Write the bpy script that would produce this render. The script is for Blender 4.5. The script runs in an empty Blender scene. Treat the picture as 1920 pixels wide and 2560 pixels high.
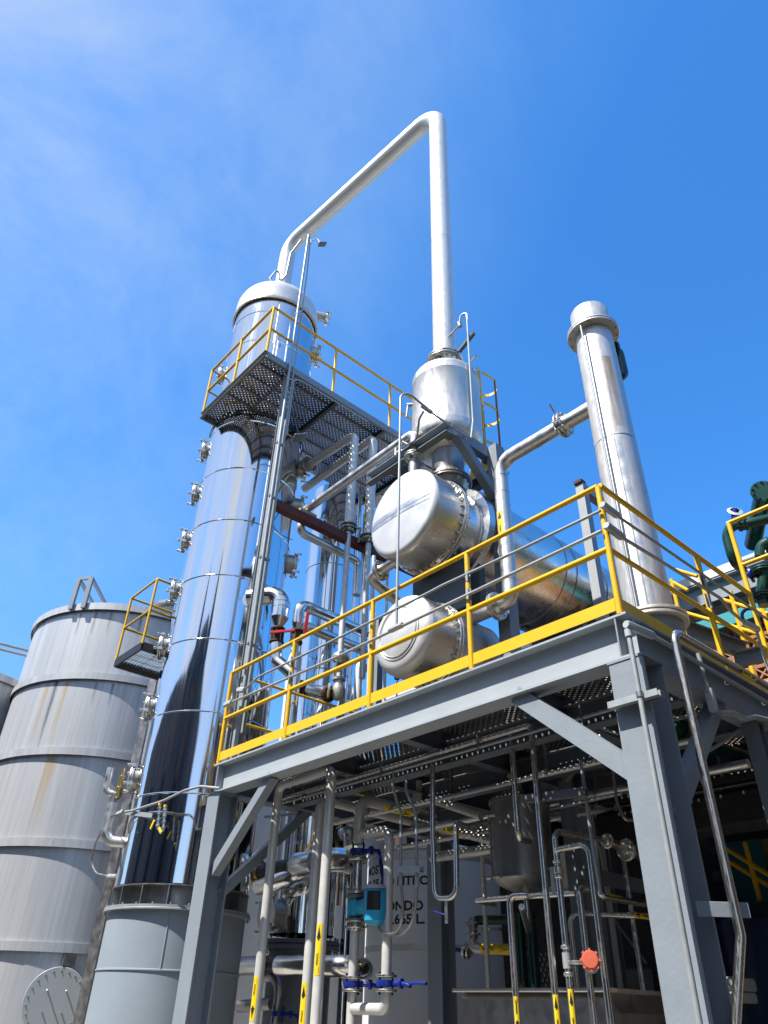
import bpy, math, random
from mathutils import Vector, Matrix
random.seed(7)
V = Vector
scn = bpy.context.scene
COL = scn.collection
pi = math.pi
rad = math.radians

# ------------------------------------------------------------------ materials
MATS = {}
def nodes_of(name):
    m = bpy.data.materials.new(name); m.use_nodes = True
    nt = m.node_tree
    return m, nt, nt.nodes['Principled BSDF'], nt.nodes['Material Output']

def mix_rgb(nt, fac, a, b, blend='MIX'):
    n = nt.nodes.new('ShaderNodeMix'); n.data_type = 'RGBA'; n.blend_type = blend
    for sock, v in ((n.inputs[0], fac), (n.inputs[6], a), (n.inputs[7], b)):
        if hasattr(v, 'is_linked') or hasattr(v, 'links'): nt.links.new(v, sock)
        elif isinstance(v, (int, float)): sock.default_value = v
        else: sock.default_value = (*v, 1)
    return n.outputs[2]

def noise(nt, scale, vec=None, detail=4, rough=.55, stretch=None):
    if vec is None:
        tc = nt.nodes.new('ShaderNodeTexCoord'); vec = tc.outputs['Object']
    if stretch:
        mp = nt.nodes.new('ShaderNodeMapping'); mp.inputs['Scale'].default_value = stretch
        nt.links.new(vec, mp.inputs['Vector']); vec = mp.outputs[0]
    n = nt.nodes.new('ShaderNodeTexNoise'); n.inputs['Scale'].default_value = scale
    n.inputs['Detail'].default_value = detail; n.inputs['Roughness'].default_value = rough
    nt.links.new(vec, n.inputs['Vector'])
    return n.outputs['Fac']

def ramp(nt, fac, lo, hi, a=0., b=1.):
    n = nt.nodes.new('ShaderNodeMapRange'); n.inputs[1].default_value = lo; n.inputs[2].default_value = hi
    n.inputs[3].default_value = a; n.inputs[4].default_value = b; n.clamp = True
    nt.links.new(fac, n.inputs[0]); return n.outputs[0]

def bump(nt, bsdf, h, strength, dist):
    b = nt.nodes.new('ShaderNodeBump'); b.inputs['Strength'].default_value = strength
    b.inputs['Distance'].default_value = dist
    nt.links.new(h, b.inputs['Height']); nt.links.new(b.outputs[0], bsdf.inputs['Normal'])

def paint(name, col, rough=.45, var=.12, metal=0., spec=.5, dirt=None, dirt_lo=.6, bumpy=.0, scale=3., chips=None, chips_lo=.70, runs=None):
    m, nt, b, o = nodes_of(name)
    f = noise(nt, scale, detail=6)
    c = mix_rgb(nt, f, tuple(x*(1-var) for x in col), tuple(min(1, x*(1+var)) for x in col))
    if dirt:
        d = ramp(nt, noise(nt, 5, detail=8, rough=.7), dirt_lo, dirt_lo+.12)
        c = mix_rgb(nt, d, c, dirt)
    if runs:
        q = ramp(nt, noise(nt, 1., detail=6, rough=.7, stretch=(22, 22, .8)), .62, .78, 0, .5); c = mix_rgb(nt, q, c, runs)
    if chips:
        q = ramp(nt, noise(nt, 9, detail=9, rough=.75), chips_lo, chips_lo+.03); c = mix_rgb(nt, q, c, chips)
    nt.links.new(c, b.inputs['Base Color'])
    r = ramp(nt, noise(nt, 7, detail=5), .3, .7, rough*.8, min(1, rough*1.2))
    nt.links.new(r, b.inputs['Roughness'])
    b.inputs['Metallic'].default_value = metal
    b.inputs['Specular IOR Level'].default_value = spec
    if bumpy: bump(nt, b, noise(nt, 35, detail=5), bumpy, .01)
    MATS[name] = m; return m

def steel(name, col, rough, var=.1, streak=(1, 1, 1), scale=4., wave=0., wave_scale=2., wave_stretch=(1, 1, .3), metal=1., rvar=.3, stain=None, stain_stretch=(9, 9, .25), stain_lo=.62):
    m, nt, b, o = nodes_of(name)
    f = noise(nt, scale, detail=6, stretch=streak)
    c = mix_rgb(nt, f, tuple(x*(1-var) for x in col), tuple(min(1, x*(1+var)) for x in col))
    if stain:
        s = ramp(nt, noise(nt, 1., detail=5, stretch=stain_stretch), stain_lo, stain_lo+.12, 0, .75)
        c = mix_rgb(nt, s, c, stain)
    nt.links.new(c, b.inputs['Base Color'])
    r = ramp(nt, noise(nt, scale*1.7, detail=6, stretch=streak), .3, .7, rough*(1-rvar), rough*(1+rvar))
    nt.links.new(r, b.inputs['Roughness'])
    b.inputs['Metallic'].default_value = metal
    if wave: bump(nt, b, noise(nt, wave_scale, detail=2, stretch=wave_stretch), wave, .05)
    MATS[name] = m; return m

paint('grey_paint', (.235, .27, .305), .5, .12, bumpy=.14, dirt=(.175, .20, .215), dirt_lo=.62, chips=(.16, .075, .035), chips_lo=.715, runs=(.17, .17, .165))
paint('beam_paint', (.37, .405, .43), .5, .10, bumpy=.12, dirt=(.29, .31, .32), dirt_lo=.66, chips=(.22, .10, .05), chips_lo=.72, runs=(.28, .27, .25))
paint('skirt_paint', (.285, .335, .38), .5, .08, bumpy=.08, runs=(.27, .31, .34))
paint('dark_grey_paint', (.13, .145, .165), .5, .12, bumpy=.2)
paint('yellow_paint', (.80, .47, .003), .42, .08, bumpy=.12, dirt=(.50, .27, .01), dirt_lo=.66, chips=(.20, .09, .03), chips_lo=.715, runs=(.55, .30, .01))
paint('galvanised', (.35, .38, .39), .48, .12, metal=.3, scale=14)
paint('box_grey', (.42, .45, .46), .5, .05)
paint('rust_primer', (.12, .030, .018), .65, .25)
paint('rusty_iron', (.075, .038, .022), .75, .4, scale=12)
paint('rust_orange', (.26, .12, .04), .8, .4, scale=14)
paint('dark_green', (.006, .050, .034), .3, .2)
paint('valve_blue', (.008, .022, .22), .32, .2)
paint('valve_red', (.50, .012, .018), .35, .15)
paint('meter_cyan', (.03, .38, .62), .4, .08)
paint('meter_grey', (.12, .15, .16), .45, .1)
paint('turquoise', (.03, .30, .36), .6, .15, dirt=(.02, .17, .2), dirt_lo=.66)
paint('sticker_yellow', (.85, .60, .01), .45, .05)
paint('sticker_green', (.01, .12, .06), .4, .05)
paint('black_ink', (.01, .01, .012), .5, .05)
paint('white_ink', (.7, .72, .7), .5, .05)
paint('black_rubber', (.012, .012, .013), .5, .1)
paint('coral_red', (.55, .11, .06), .45, .08)
paint('white_paint', (.72, .74, .74), .5, .08)
paint('concrete', (.075, .07, .062), .85, .25, bumpy=.3, scale=1.2)
paint('cream_steel', (.50, .48, .42), .35, .12, metal=.45, scale=8)
paint('slab_concrete', (.33, .315, .285), .85, .2, bumpy=.2, scale=1.5)
paint('dark_void', (.012, .012, .014), .8, .3)  # near-black base colour puts deep shade into unlit interiors and the backdrop
paint('brown_cladding', (.15, .085, .065), .6, .5, scale=1.1)
paint('slate_cladding', (.055, .058, .062), .6, .4, scale=1.1)
paint('roof_white', (.66, .68, .68), .5, .06)
paint('navy_paint', (.006, .018, .065), .35, .2)
paint('brass', (.50, .36, .14), .3, .15, metal=.9)
paint('wood_pad', (.55, .42, .28), .7, .15)

steel('mirror_steel', (.80, .80, .80), .075, .10, wave=.045, wave_scale=2.4, wave_stretch=(1, 1, .14), rvar=.7, streak=(14, 14, .35), scale=2)
steel('mirror_pipe', (.84, .82, .78), .19, .05, wave=.03, wave_scale=6, wave_stretch=(1, 1, 1))
steel('mirror_shell', (.80, .79, .76), .27, .06, wave=.035, wave_scale=2.2, wave_stretch=(1, 1, 1))
steel('satin_steel', (.66, .64, .60), .40, .12, scale=6, stain=(.36, .31, .25), stain_stretch=(3, 3, 1.4), stain_lo=.68)
steel('matte_steel', (.62, .60, .56), .46, .10, scale=3, metal=.7, streak=(4, 4, 1), stain=(.42, .35, .26), stain_stretch=(5, 5, .5), stain_lo=.70)
steel('vapour_steel', (.69, .68, .655), .50, .07, scale=4, metal=.55, streak=(6, 6, 1.2))
steel('tube_steel', (.60, .57, .53), .30, .12, scale=9, streak=(8, 8, 1))
steel('dark_steel', (.34, .33, .32), .42, .2, scale=6, metal=.9)
steel('flange_steel', (.62, .60, .55), .33, .2, scale=18)
steel('grey_pipe', (.68, .67, .63), .45, .10, scale=6, metal=.3)
steel('head_steel', (.70, .69, .665), .40, .06, scale=3, metal=.4, streak=(1, 1, 1), stain=(.62, .50, .36), stain_stretch=(2, 8, .6), stain_lo=.72)
steel('stack_steel', (.66, .63, .59), .48, .10, scale=5, streak=(3, 3, 1), metal=.65, stain=(.42, .33, .22), stain_stretch=(4, 4, .7), stain_lo=.60)

steel('brushed_barrel', (.60, .56, .50), .34, .14, scale=3, streak=(1, 9, 9), metal=.95)
def tank_mat():
    m, nt, b, o = nodes_of('tank_steel')
    f = noise(nt, 1., detail=8, rough=.65, stretch=(7, 7, .22))
    c = mix_rgb(nt, ramp(nt, f, .3, .7), (.41, .43, .45), (.66, .67, .68))
    g = noise(nt, 1., detail=6, rough=.7, stretch=(16, 16, .35))
    c = mix_rgb(nt, ramp(nt, g, .57, .74, 0, .6), c, (.22, .24, .26))
    w = noise(nt, 1., detail=5, rough=.6, stretch=(20, 20, .3))
    c = mix_rgb(nt, ramp(nt, w, .62, .74, 0, .5), c, (.72, .72, .70))
    nt.links.new(c, b.inputs['Base Color'])
    b.inputs['Metallic'].default_value = .35
    nt.links.new(ramp(nt, f, .3, .7, .5, .36), b.inputs['Roughness'])
    bump(nt, b, noise(nt, 1.1, detail=2, stretch=(1, 1, .5)), .12, .06)
    MATS['tank_steel'] = m
tank_mat()

def streak_mat(name, col, amount):
    # a run of rust or soot: a real stain with its own shape, broken up along the sheet
    m, nt, b, o = nodes_of(name)
    tr = nt.nodes.new('ShaderNodeBsdfTransparent'); mx = nt.nodes.new('ShaderNodeMixShader')
    uv = nt.nodes.new('ShaderNodeTexCoord')
    sp = nt.nodes.new('ShaderNodeSeparateXYZ'); nt.links.new(uv.outputs['UV'], sp.inputs[0])
    def mth(op, a, b_=None, c_=None):
        n = nt.nodes.new('ShaderNodeMath'); n.operation = op
        for i, v in enumerate((a, b_, c_)):
            if v is None: continue
            if hasattr(v, 'links'): nt.links.new(v, n.inputs[i])
            else: n.inputs[i].default_value = v
        return n.outputs[0]
    u = mth('SUBTRACT', sp.outputs[0], .5); u = mth('MULTIPLY', u, u); u = mth('MULTIPLY_ADD', u, -4., 1.)
    v = mth('POWER', sp.outputs[1], .8)
    n1 = ramp(nt, noise(nt, 1., detail=7, rough=.7, stretch=(26, 26, 1.2)), .3, .62)
    f = mth('MULTIPLY', mth('MULTIPLY', u, v), mth('MULTIPLY', n1, amount))
    b.inputs['Base Color'].default_value = (*col, 1); b.inputs['Roughness'].default_value = .7
    nt.links.new(f, mx.inputs[0]); nt.links.new(tr.outputs[0], mx.inputs[1]); nt.links.new(b.outputs[0], mx.inputs[2])
    nt.links.new(mx.outputs[0], o.inputs[0]); MATS[name] = m
streak_mat('rust_streak', (.66, .42, .12), .6)
streak_mat('brown_stain', (.36, .27, .17), .95)
streak_mat('soot_streak', (.12, .13, .14), .7)

def perforated(name, pitch, hole, col):
    m, nt, b, o = nodes_of(name)
    geo = nt.nodes.new('ShaderNodeNewGeometry')
    sp = nt.nodes.new('ShaderNodeSeparateXYZ'); nt.links.new(geo.outputs['Position'], sp.inputs[0])
    def mth(op, a, b_=None):
        n = nt.nodes.new('ShaderNodeMath'); n.operation = op
        for i, v in enumerate((a, b_)):
            if v is None: continue
            if hasattr(v, 'links'): nt.links.new(v, n.inputs[i])
            else: n.inputs[i].default_value = v
        return n.outputs[0]
    def cell(s, off=0.):
        q = mth('MULTIPLY_ADD', s, 1/pitch); q.node.inputs[2].default_value = off
        q = mth('FRACT', q); q = mth('SUBTRACT', q, .5); return mth('MULTIPLY', q, q)
    d1 = mth('ADD', cell(sp.outputs[0]), cell(sp.outputs[1]))
    d2 = mth('ADD', cell(sp.outputs[0], .5), cell(sp.outputs[1], .5))
    d = mth('MINIMUM', d1, d2)
    hole_f = mth('LESS_THAN', d, (hole/pitch)**2)
    c = mix_rgb(nt, noise(nt, 6, detail=6), tuple(x*.7 for x in col), tuple(x*1.25 for x in col))
    nt.links.new(c, b.inputs['Base Color']); b.inputs['Metallic'].default_value = .5; b.inputs['Roughness'].default_value = .5
    tr = nt.nodes.new('ShaderNodeBsdfTransparent'); mx = nt.nodes.new('ShaderNodeMixShader')
    nt.links.new(hole_f, mx.inputs[0]); nt.links.new(b.outputs[0], mx.inputs[1]); nt.links.new(tr.outputs[0], mx.inputs[2])
    nt.links.new(mx.outputs[0], o.inputs[0]); MATS[name] = m
perforated('perforated_plate', .077, .0100, (.30, .245, .185))
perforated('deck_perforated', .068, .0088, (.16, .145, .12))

def brick_mat(name, c1, c2, mortar, scale, w=.5, h=.25):
    m, nt, b, o = nodes_of(name)
    tc = nt.nodes.new('ShaderNodeTexCoord')
    cmb = nt.nodes.new('ShaderNodeCombineXYZ'); sp = nt.nodes.new('ShaderNodeSeparateXYZ')
    nt.links.new(tc.outputs['Object'], sp.inputs[0])
    ad = nt.nodes.new('ShaderNodeMath'); nt.links.new(sp.outputs[0], ad.inputs[0]); nt.links.new(sp.outputs[1], ad.inputs[1])
    nt.links.new(ad.outputs[0], cmb.inputs[0]); nt.links.new(sp.outputs[2], cmb.inputs[1])
    br = nt.nodes.new('ShaderNodeTexBrick'); nt.links.new(cmb.outputs[0], br.inputs['Vector'])
    br.inputs['Color1'].default_value = (*c1, 1); br.inputs['Color2'].default_value = (*c2, 1); br.inputs['Mortar'].default_value = (*mortar, 1)
    br.inputs['Scale'].default_value = scale; br.inputs['Brick Width'].default_value = w; br.inputs['Row Height'].default_value = h
    nt.links.new(br.outputs['Color'], b.inputs['Base Color']); b.inputs['Roughness'].default_value = .85
    bump(nt, b, br.outputs['Fac'], .4, .01); MATS[name] = m
brick_mat('pale_block', (.50, .36, .25), (.42, .30, .21), (.36, .28, .2), 2.2)
brick_mat('red_brick', (.10, .035, .025), (.075, .03, .022), (.05, .04, .035), 2.0, .5, .14)
paint('terracotta', (.42, .20, .11), .8, .2, scale=8)

# ------------------------------------------------------------------ mesh builder
class MB:
    def __init__(s): s.v = []; s.f = []; s.uv = None
    def add(s, vs, fs):
        n = len(s.v); s.v += [V(p) for p in vs]; s.f += [tuple(i+n for i in f) for f in fs]; return s
    def box(s, c, size, M=None):
        x, y, z = (d/2 for d in size); M = M or Matrix.Identity(3); c = V(c)
        vs = [c + M @ V((a*x, b*y, d*z)) for a in (-1, 1) for b in (-1, 1) for d in (-1, 1)]
        return s.add(vs, [(0, 1, 3, 2), (4, 6, 7, 5), (0, 4, 5, 1), (2, 3, 7, 6), (0, 2, 6, 4), (1, 5, 7, 3)])
    def span(s, a, b):
        a = V(a); b = V(b); return s.box((a+b)/2, [abs(q) for q in (b-a)])
    def bar(s, a, b, w, h, up=(0, 0, 1)):
        a = V(a); b = V(b); M = frame(b-a, up)
        return s.box((a+b)/2, ((b-a).length, w, h), M)
    def bevel_bar(s, a, b, w, h, e, up=(0, 0, 1)):
        a = V(a); b = V(b); M = frame(b-a, up); L = (b-a).length
        prof = [(w/2, h/2-e), (w/2-e, h/2), (-w/2+e, h/2), (-w/2, h/2-e), (-w/2, -h/2+e), (-w/2+e, -h/2), (w/2-e, -h/2), (w/2, -h/2+e)]
        rings = [(-L/2, .86), (-L/2+e, 1), (L/2-e, 1), (L/2, .86)]
        c = (a+b)/2; vs = [c + M @ V((x, p*k, q*k)) for x, k in rings for p, q in prof]; fs = []
        for i in range(3):
            for j in range(8): fs.append((i*8+j, i*8+(j+1) % 8, (i+1)*8+(j+1) % 8, (i+1)*8+j))
        fs += [tuple(range(8)), tuple(range(31, 23, -1))]
        return s.add(vs, fs)
    def prism(s, pts, a, b, up=(0, 0, 1)):
        # a 2-D outline (side, up) swept from a to b
        a = V(a); b = V(b); M = frame(b-a, up); n = len(pts)
        vs = [q + M @ V((0, p[0], p[1])) for q in (a, b) for p in pts]
        fs = [tuple(range(n-1, -1, -1)), tuple(range(n, 2*n))] + [(i, (i+1) % n, n+(i+1) % n, n+i) for i in range(n)]
        return s.add(vs, fs)
    def hbeam(s, a, b, w, h, tw=.012, tf=.016, up=(0, 0, 1)):
        W, H, t = w/2, h/2, tw/2
        return s.prism([(-W, -H), (W, -H), (W, -H+tf), (t, -H+tf), (t, H-tf), (W, H-tf), (W, H), (-W, H), (-W, H-tf), (-t, H-tf), (-t, -H+tf), (-W, -H+tf)], a, b, up)
    def channel(s, a, b, w, h, t=.004, up=(0, 0, 1)):
        W, H = w/2, h/2
        return s.prism([(-W, -H), (W, -H), (W, -H+t), (-W+t, -H+t), (-W+t, H-t), (W, H-t), (W, H), (-W, H)], a, b, up)
    def tube(s, pts, r, seg=14, bend=None, cap=True, closed=False, arc=7):
        P = [V(p) for p in pts] if len(pts) < 3 or isinstance(r, list) else fillet([V(p) for p in pts], bend if bend is not None else r*2.4, arc)
        n = len(P); vs = []; fs = []
        t0 = (P[1]-P[0]).normalized(); nrm = perp(t0)
        for i in range(n):
            t = ((P[i]-P[i-1]) if i else (P[1]-P[0])).normalized()
            t2 = ((P[i+1]-P[i]) if i < n-1 else t).normalized()
            tm = (t+t2).normalized()
            nrm = (nrm - tm*nrm.dot(tm)).normalized(); bn = tm.cross(nrm)
            k = 1/max(.6, t.dot(tm))
            rr = r[i] if isinstance(r, list) else r
            for j in range(seg):
                a = 2*pi*j/seg; vs.append(P[i] + (nrm*math.cos(a) + bn*math.sin(a))*rr)
        for i in range(n-1):
            for j in range(seg): fs.append((i*seg+j, i*seg+(j+1) % seg, (i+1)*seg+(j+1) % seg, (i+1)*seg+j))
        if cap: fs += [tuple(range(seg-1, -1, -1)), tuple(range((n-1)*seg, n*seg))]
        return s.add(vs, fs)
    def lathe(s, prof, o=(0, 0, 0), axis=(0, 0, 1), seg=48, a0=0., a1=2*pi, ref=None):
        # prof: (radius, distance along axis)
        o = V(o); ax = V(axis).normalized(); u = V(ref).normalized() if ref else perp(ax); w = ax.cross(u)
        full = abs(a1-a0-2*pi) < 1e-6; m = seg if full else seg+1; vs = []; fs = []
        for r, h in prof:
            for j in range(m):
                a = a0+(a1-a0)*j/seg; vs.append(o + ax*h + (u*math.cos(a)+w*math.sin(a))*max(r, 1e-4))
        for i in range(len(prof)-1):
            for j in range(seg):
                k = (j+1) % m; fs.append((i*m+j, i*m+k, (i+1)*m+k, (i+1)*m+j))
        return s.add(vs, fs)
    def disc(s, o, axis, r, t, seg=32, r_in=0., bev=None):
        e = min(t*.2, .006) if bev is None else bev
        p = [(r_in, 0), (r-e, 0), (r, e), (r, t-e), (r-e, t), (r_in, t)]
        if r_in: p.append((r_in, 0))
        return s.lathe(p, o, axis, seg)
    def bolts(s, o, axis, rc, n, r, l, a0=0.):
        o = V(o); ax = V(axis).normalized(); u = perp(ax); w = ax.cross(u)
        for i in range(n):
            a = a0+2*pi*i/n; c = o+(u*math.cos(a)+w*math.sin(a))*rc
            s.lathe([(0, -l/2), (r*.6, -l/2), (r*.6, -l/2+r*.5), (r*1.0, -l/2+r*.5), (r, -l/2+r*1.6), (r*.6, -l/2+r*1.6), (r*.6, l/2-r*1.6), (r, l/2-r*1.6), (r, l/2-r*.4), (r*.55, l/2-r*.4), (r*.55, l/2), (0, l/2)], c, ax, 6)
        return s
    def flange(s, o, axis, rp, rf, t=.018, n=8, gap=.006, br=.010):
        # a bolted pair of flanges centred on o
        ax = V(axis).normalized(); o = V(o)
        s.disc(o+ax*gap/2, ax, rf, t, 28); s.disc(o-ax*(gap/2+t), ax, rf, t, 28)
        s.lathe([(rp*1.25, -t-gap/2), (rp*1.02, -t-gap/2-rp*.5)], o, ax, 20); s.lathe([(rp*1.02, t+gap/2+rp*.5), (rp*1.25, t+gap/2)], o, ax, 20)
        s.lathe([(rp*1.2, -gap/2), (rp*1.2, gap/2)], o, ax, 20)
        return s.bolts(o, ax, (rp*1.12+rf)/2, n, br, 2*t+gap+br*3.6)

def perp(t):
    t = V(t); a = V((0, 0, 1)) if abs(t.normalized().z) < .95 else V((1, 0, 0))
    return (a - t.normalized()*a.dot(t.normalized())).normalized()
def frame(d, up=(0, 0, 1)):
    x = V(d).normalized(); u = V(up)
    if abs(x.dot(u.normalized())) > .98: u = V((1, 0, 0))
    y = u.cross(x).normalized(); z = x.cross(y)
    return Matrix((x, y, z)).transposed()
def fillet(P, R, n=7):
    out = [P[0]]
    for i in range(1, len(P)-1):
        a = (P[i-1]-P[i]); b = (P[i+1]-P[i]); la, lb = a.length, b.length; a.normalize(); b.normalize()
        ang = a.angle(b, pi)
        if ang > pi-.02: out.append(P[i]); continue
        d = min(R/math.tan(ang/2), la*.49, lb*.49); r = d*math.tan(ang/2)
        c = P[i] + (a+b).normalized()*(r/math.sin(ang/2))
        u = (P[i]+a*d)-c; w = (P[i]+b*d)-c; th = u.angle(w)
        for k in range(n+1):
            t = k/n; out.append(c + (u*math.sin((1-t)*th)+w*math.sin(t*th))/math.sin(th))
    out.append(P[-1]); return out

# ------------------------------------------------------------------ objects
ORG = {}
def obj(name, mb, mat, parent=None, label=None, smooth=35):
    me = bpy.data.meshes.new(name)
    org = ORG[parent.name] if parent else V((0, 0, 0))
    if not parent:
        lo = V([min(p[i] for p in mb.v) for i in range(3)]); hi = V([max(p[i] for p in mb.v) for i in range(3)])
        org = V(((lo.x+hi.x)/2, (lo.y+hi.y)/2, lo.z))
    me.from_pydata([p-org for p in mb.v], [], mb.f); me.update()
    me.materials.append(MATS[mat] if isinstance(mat, str) else mat)
    if mb.uv:
        uvl = me.uv_layers.new(name='UVMap')
        for l in me.loops: uvl.data[l.index].uv = mb.uv[l.vertex_index]
    if smooth:
        me.polygons.foreach_set('use_smooth', [True]*len(me.polygons)); me.set_sharp_from_angle(angle=rad(smooth))
    o = bpy.data.objects.new(name, me); COL.objects.link(o); ORG[o.name] = org
    if parent: o.parent = parent
    else: o.location = org
    if label: o['label'] = label
    return o
def tag(o, label, cat, group=None):
    o['label'] = label; o['category'] = cat; o['kind'] = 'thing'
    if group: o['group'] = group
    return o
def thing(name, label, cat, loc, group=None):
    o = bpy.data.objects.new(name, None); COL.objects.link(o); o.empty_display_size = .1
    o.location = V(loc); ORG[o.name] = V(loc)
    return tag(o, label, cat, group)
def struct(name, mb, mat):
    o = obj(name, mb, mat); o['kind'] = 'structure'; return o

def text_mb(body, size, extrude=.0015, align='CENTER'):
    cu = bpy.data.curves.new('lettering', 'FONT'); cu.body = body; cu.size = size; cu.extrude = extrude
    cu.align_x = align; cu.align_y = 'CENTER'; cu.resolution_u = 3; cu.offset = size*.03
    t = bpy.data.objects.new('lettering', cu); COL.objects.link(t)
    dg = bpy.context.evaluated_depsgraph_get(); dg.update()
    me = bpy.data.meshes.new_from_object(t.evaluated_get(dg))
    mb = MB(); mb.v = [v.co.copy() for v in me.vertices]; mb.f = [tuple(p.vertices) for p in me.polygons]
    bpy.data.objects.remove(t); bpy.data.curves.remove(cu); bpy.data.meshes.remove(me)
    return mb

def pipe_label(parent, p, axis, r, out, text, L=.30, W=.075, arrow=1, col='sticker_yellow', ink='black_ink', read=1):
    # a printed sticker wrapped on a pipe: p on the axis, out = the side it faces
    ax = V(axis).normalized(); o = (V(out)-ax*V(out).dot(ax)).normalized(); t = o.cross(ax)
    p = V(p)
    def wrap(u, v, d): a = v/(r+d); return p + ax*u + (o*math.cos(a)+t*math.sin(a))*(r+d)
    mb = MB(); n = 8
    vs = [wrap(-L/2 + L*i, -W/2+W*j/n, .0012) for j in range(n+1) for i in (0, 1)]
    mb.add(vs, [(2*j, 2*j+1, 2*j+3, 2*j+2) for j in range(n)])
    lab = obj('sticker', mb, col, parent)
    ar = MB(); h = L/2*.92; s = arrow
    pts = [(h*s, 0), (h*s-.075*s*L/.3, W*.36), (h*s-.075*s*L/.3, W*.16), (.05*s*L/.3, W*.16), (.05*s*L/.3, -W*.16), (h*s-.075*s*L/.3, -W*.16), (h*s-.075*s*L/.3, -W*.36)]
    ar.add([wrap(u, v, .0022) for u, v in pts], [(0, 1, 2), (0, 2, 5), (0, 5, 6), (2, 3, 4), (2, 4, 5)])
    tl = MB().add([wrap(u, v, .0022) for u, v in ((-h*s, W*.3), (-h*s+.035*s*L/.3, W*.3), (-h*s+.035*s*L/.3, -W*.3), (-h*s, -W*.3))], [(0, 1, 2, 3)])
    obj('arrow', ar, ink, lab); obj('marker_bar', tl, ink, lab)
    tm = text_mb(text, W*.42)
    tx = MB(); w0 = max(abs(q.x) for q in tm.v); k = min(1, L*.24/w0)
    tx.v = [wrap((q.x*k*read)-.06*s*L/.3, q.y*read, .0022+max(0, q.z)*.3) for q in tm.v]; tx.f = tm.f
    obj('lettering', tx, ink, lab)
    return lab

def clamp(mb, p, axis, r): mb.lathe([(r, -.011), (r+.004, -.014), (r+.012, -.007), (r+.012, .007), (r+.004, .014), (r, .011)], p, axis, 20)

# ------------------------------------------------------------------ camera, sky, sun
cam = bpy.data.objects.new('camera', bpy.data.cameras.new('camera')); COL.objects.link(cam); scn.camera = cam
cam.data.sensor_width = 36; cam.data.lens = 25.4869; cam.data.clip_start = .05; cam.data.clip_end = 2000
cam.matrix_world = Matrix([[0.7452049, -0.397332, -0.5355343, 0.0], [-0.6663109, -0.4118278, -0.621633, 0.0], [0.0264468, 0.8200763, -0.5716428, 1.6], [0.0, 0.0, 0.0, 1.0]])
SUN_AZ, SUN_EL = 171., 57.
sd = V((math.cos(rad(SUN_EL))*math.cos(rad(SUN_AZ)), math.cos(rad(SUN_EL))*math.sin(rad(SUN_AZ)), math.sin(rad(SUN_EL))))
sun = bpy.data.objects.new('sun', bpy.data.lights.new('sun', 'SUN')); COL.objects.link(sun)
sun.data.energy = 5.0; sun.data.angle = rad(.53); sun.data.color = (1, .955, .88)
sun.rotation_euler = sd.to_track_quat('Z', 'Y').to_euler(); sun.location = (-20, 0, 40)
w = bpy.data.worlds.new('World'); scn.world = w; w.use_nodes = True
nt = w.node_tree; bg = nt.nodes['Background']; bg.inputs['Strength'].default_value = .09
sky = nt.nodes.new('ShaderNodeTexSky'); sky.sky_type = 'NISHITA'; sky.sun_disc = False
sky.sun_elevation = rad(SUN_EL); sky.sun_rotation = rad(90-SUN_AZ); sky.altitude = 1500
sky.air_density = 1.15; sky.dust_density = .35; sky.ozone_density = 3.2
tc = nt.nodes.new('ShaderNodeTexCoord')
cl = noise(nt, 2.3, tc.outputs['Generated'], detail=11, rough=.66, stretch=(1.0, 1.5, .55))
cl.node.inputs['Distortion'].default_value = .3
cl2 = noise(nt, .9, tc.outputs['Generated'], detail=3, rough=.5)
dp = nt.nodes.new('ShaderNodeVectorMath'); dp.operation = 'DOT_PRODUCT'; nt.links.new(tc.outputs['Generated'], dp.inputs[0])
dp.inputs[1].default_value = (-.86, .44, .25)
side = ramp(nt, dp.outputs['Value'], -.12, .55)
mu = nt.nodes.new('ShaderNodeMath'); mu.operation = 'MULTIPLY'; nt.links.new(ramp(nt, cl, .36, .78, .16, .92), mu.inputs[0]); nt.links.new(side, mu.inputs[1])
mu2 = nt.nodes.new('ShaderNodeMath'); mu2.operation = 'MULTIPLY'; nt.links.new(mu.outputs[0], mu2.inputs[0]); nt.links.new(ramp(nt, cl2, .3, .6, .5, 1.1), mu2.inputs[1])
sz = nt.nodes.new('ShaderNodeSeparateXYZ'); nt.links.new(tc.outputs['Generated'], sz.inputs[0])
gain = mix_rgb(nt, ramp(nt, sz.outputs[2], .03, .42), (.92, 1.1, 1.25), (.56, 1.46, 2.15))
hsv = nt.nodes.new('ShaderNodeHueSaturation'); hsv.inputs['Saturation'].default_value = 1.0; hsv.inputs['Value'].default_value = 1.0
nt.links.new(sky.outputs[0], hsv.inputs['Color'])
vd = nt.nodes.new('ShaderNodeVectorMath'); vd.operation = 'DOT_PRODUCT'; nt.links.new(tc.outputs['Generated'], vd.inputs[0]); vd.inputs[1].default_value = (-.90, -.05, .42)
veil = nt.nodes.new('ShaderNodeMath'); veil.operation = 'MULTIPLY'; nt.links.new(ramp(nt, vd.outputs['Value'], .15, .75), veil.inputs[0]); nt.links.new(ramp(nt, cl, .30, .66, .25, .95), veil.inputs[1])
vmax = nt.nodes.new('ShaderNodeMath'); vmax.operation = 'MAXIMUM'; nt.links.new(veil.outputs[0], vmax.inputs[0]); nt.links.new(mu2.outputs[0], vmax.inputs[1])
ccol = mix_rgb(nt, ramp(nt, vd.outputs['Value'], .0, .6), (3.0, 4.6, 6.6), (5.0, 5.3, 5.7))
nt.links.new(mix_rgb(nt, vmax.outputs[0], mix_rgb(nt, 1., hsv.outputs[0], gain, 'MULTIPLY'), ccol), bg.inputs['Color'])
scn.view_settings.view_transform = 'Standard'; scn.view_settings.look = 'None'; scn.view_settings.gamma = 1
scn.view_settings.exposure = .75
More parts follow.
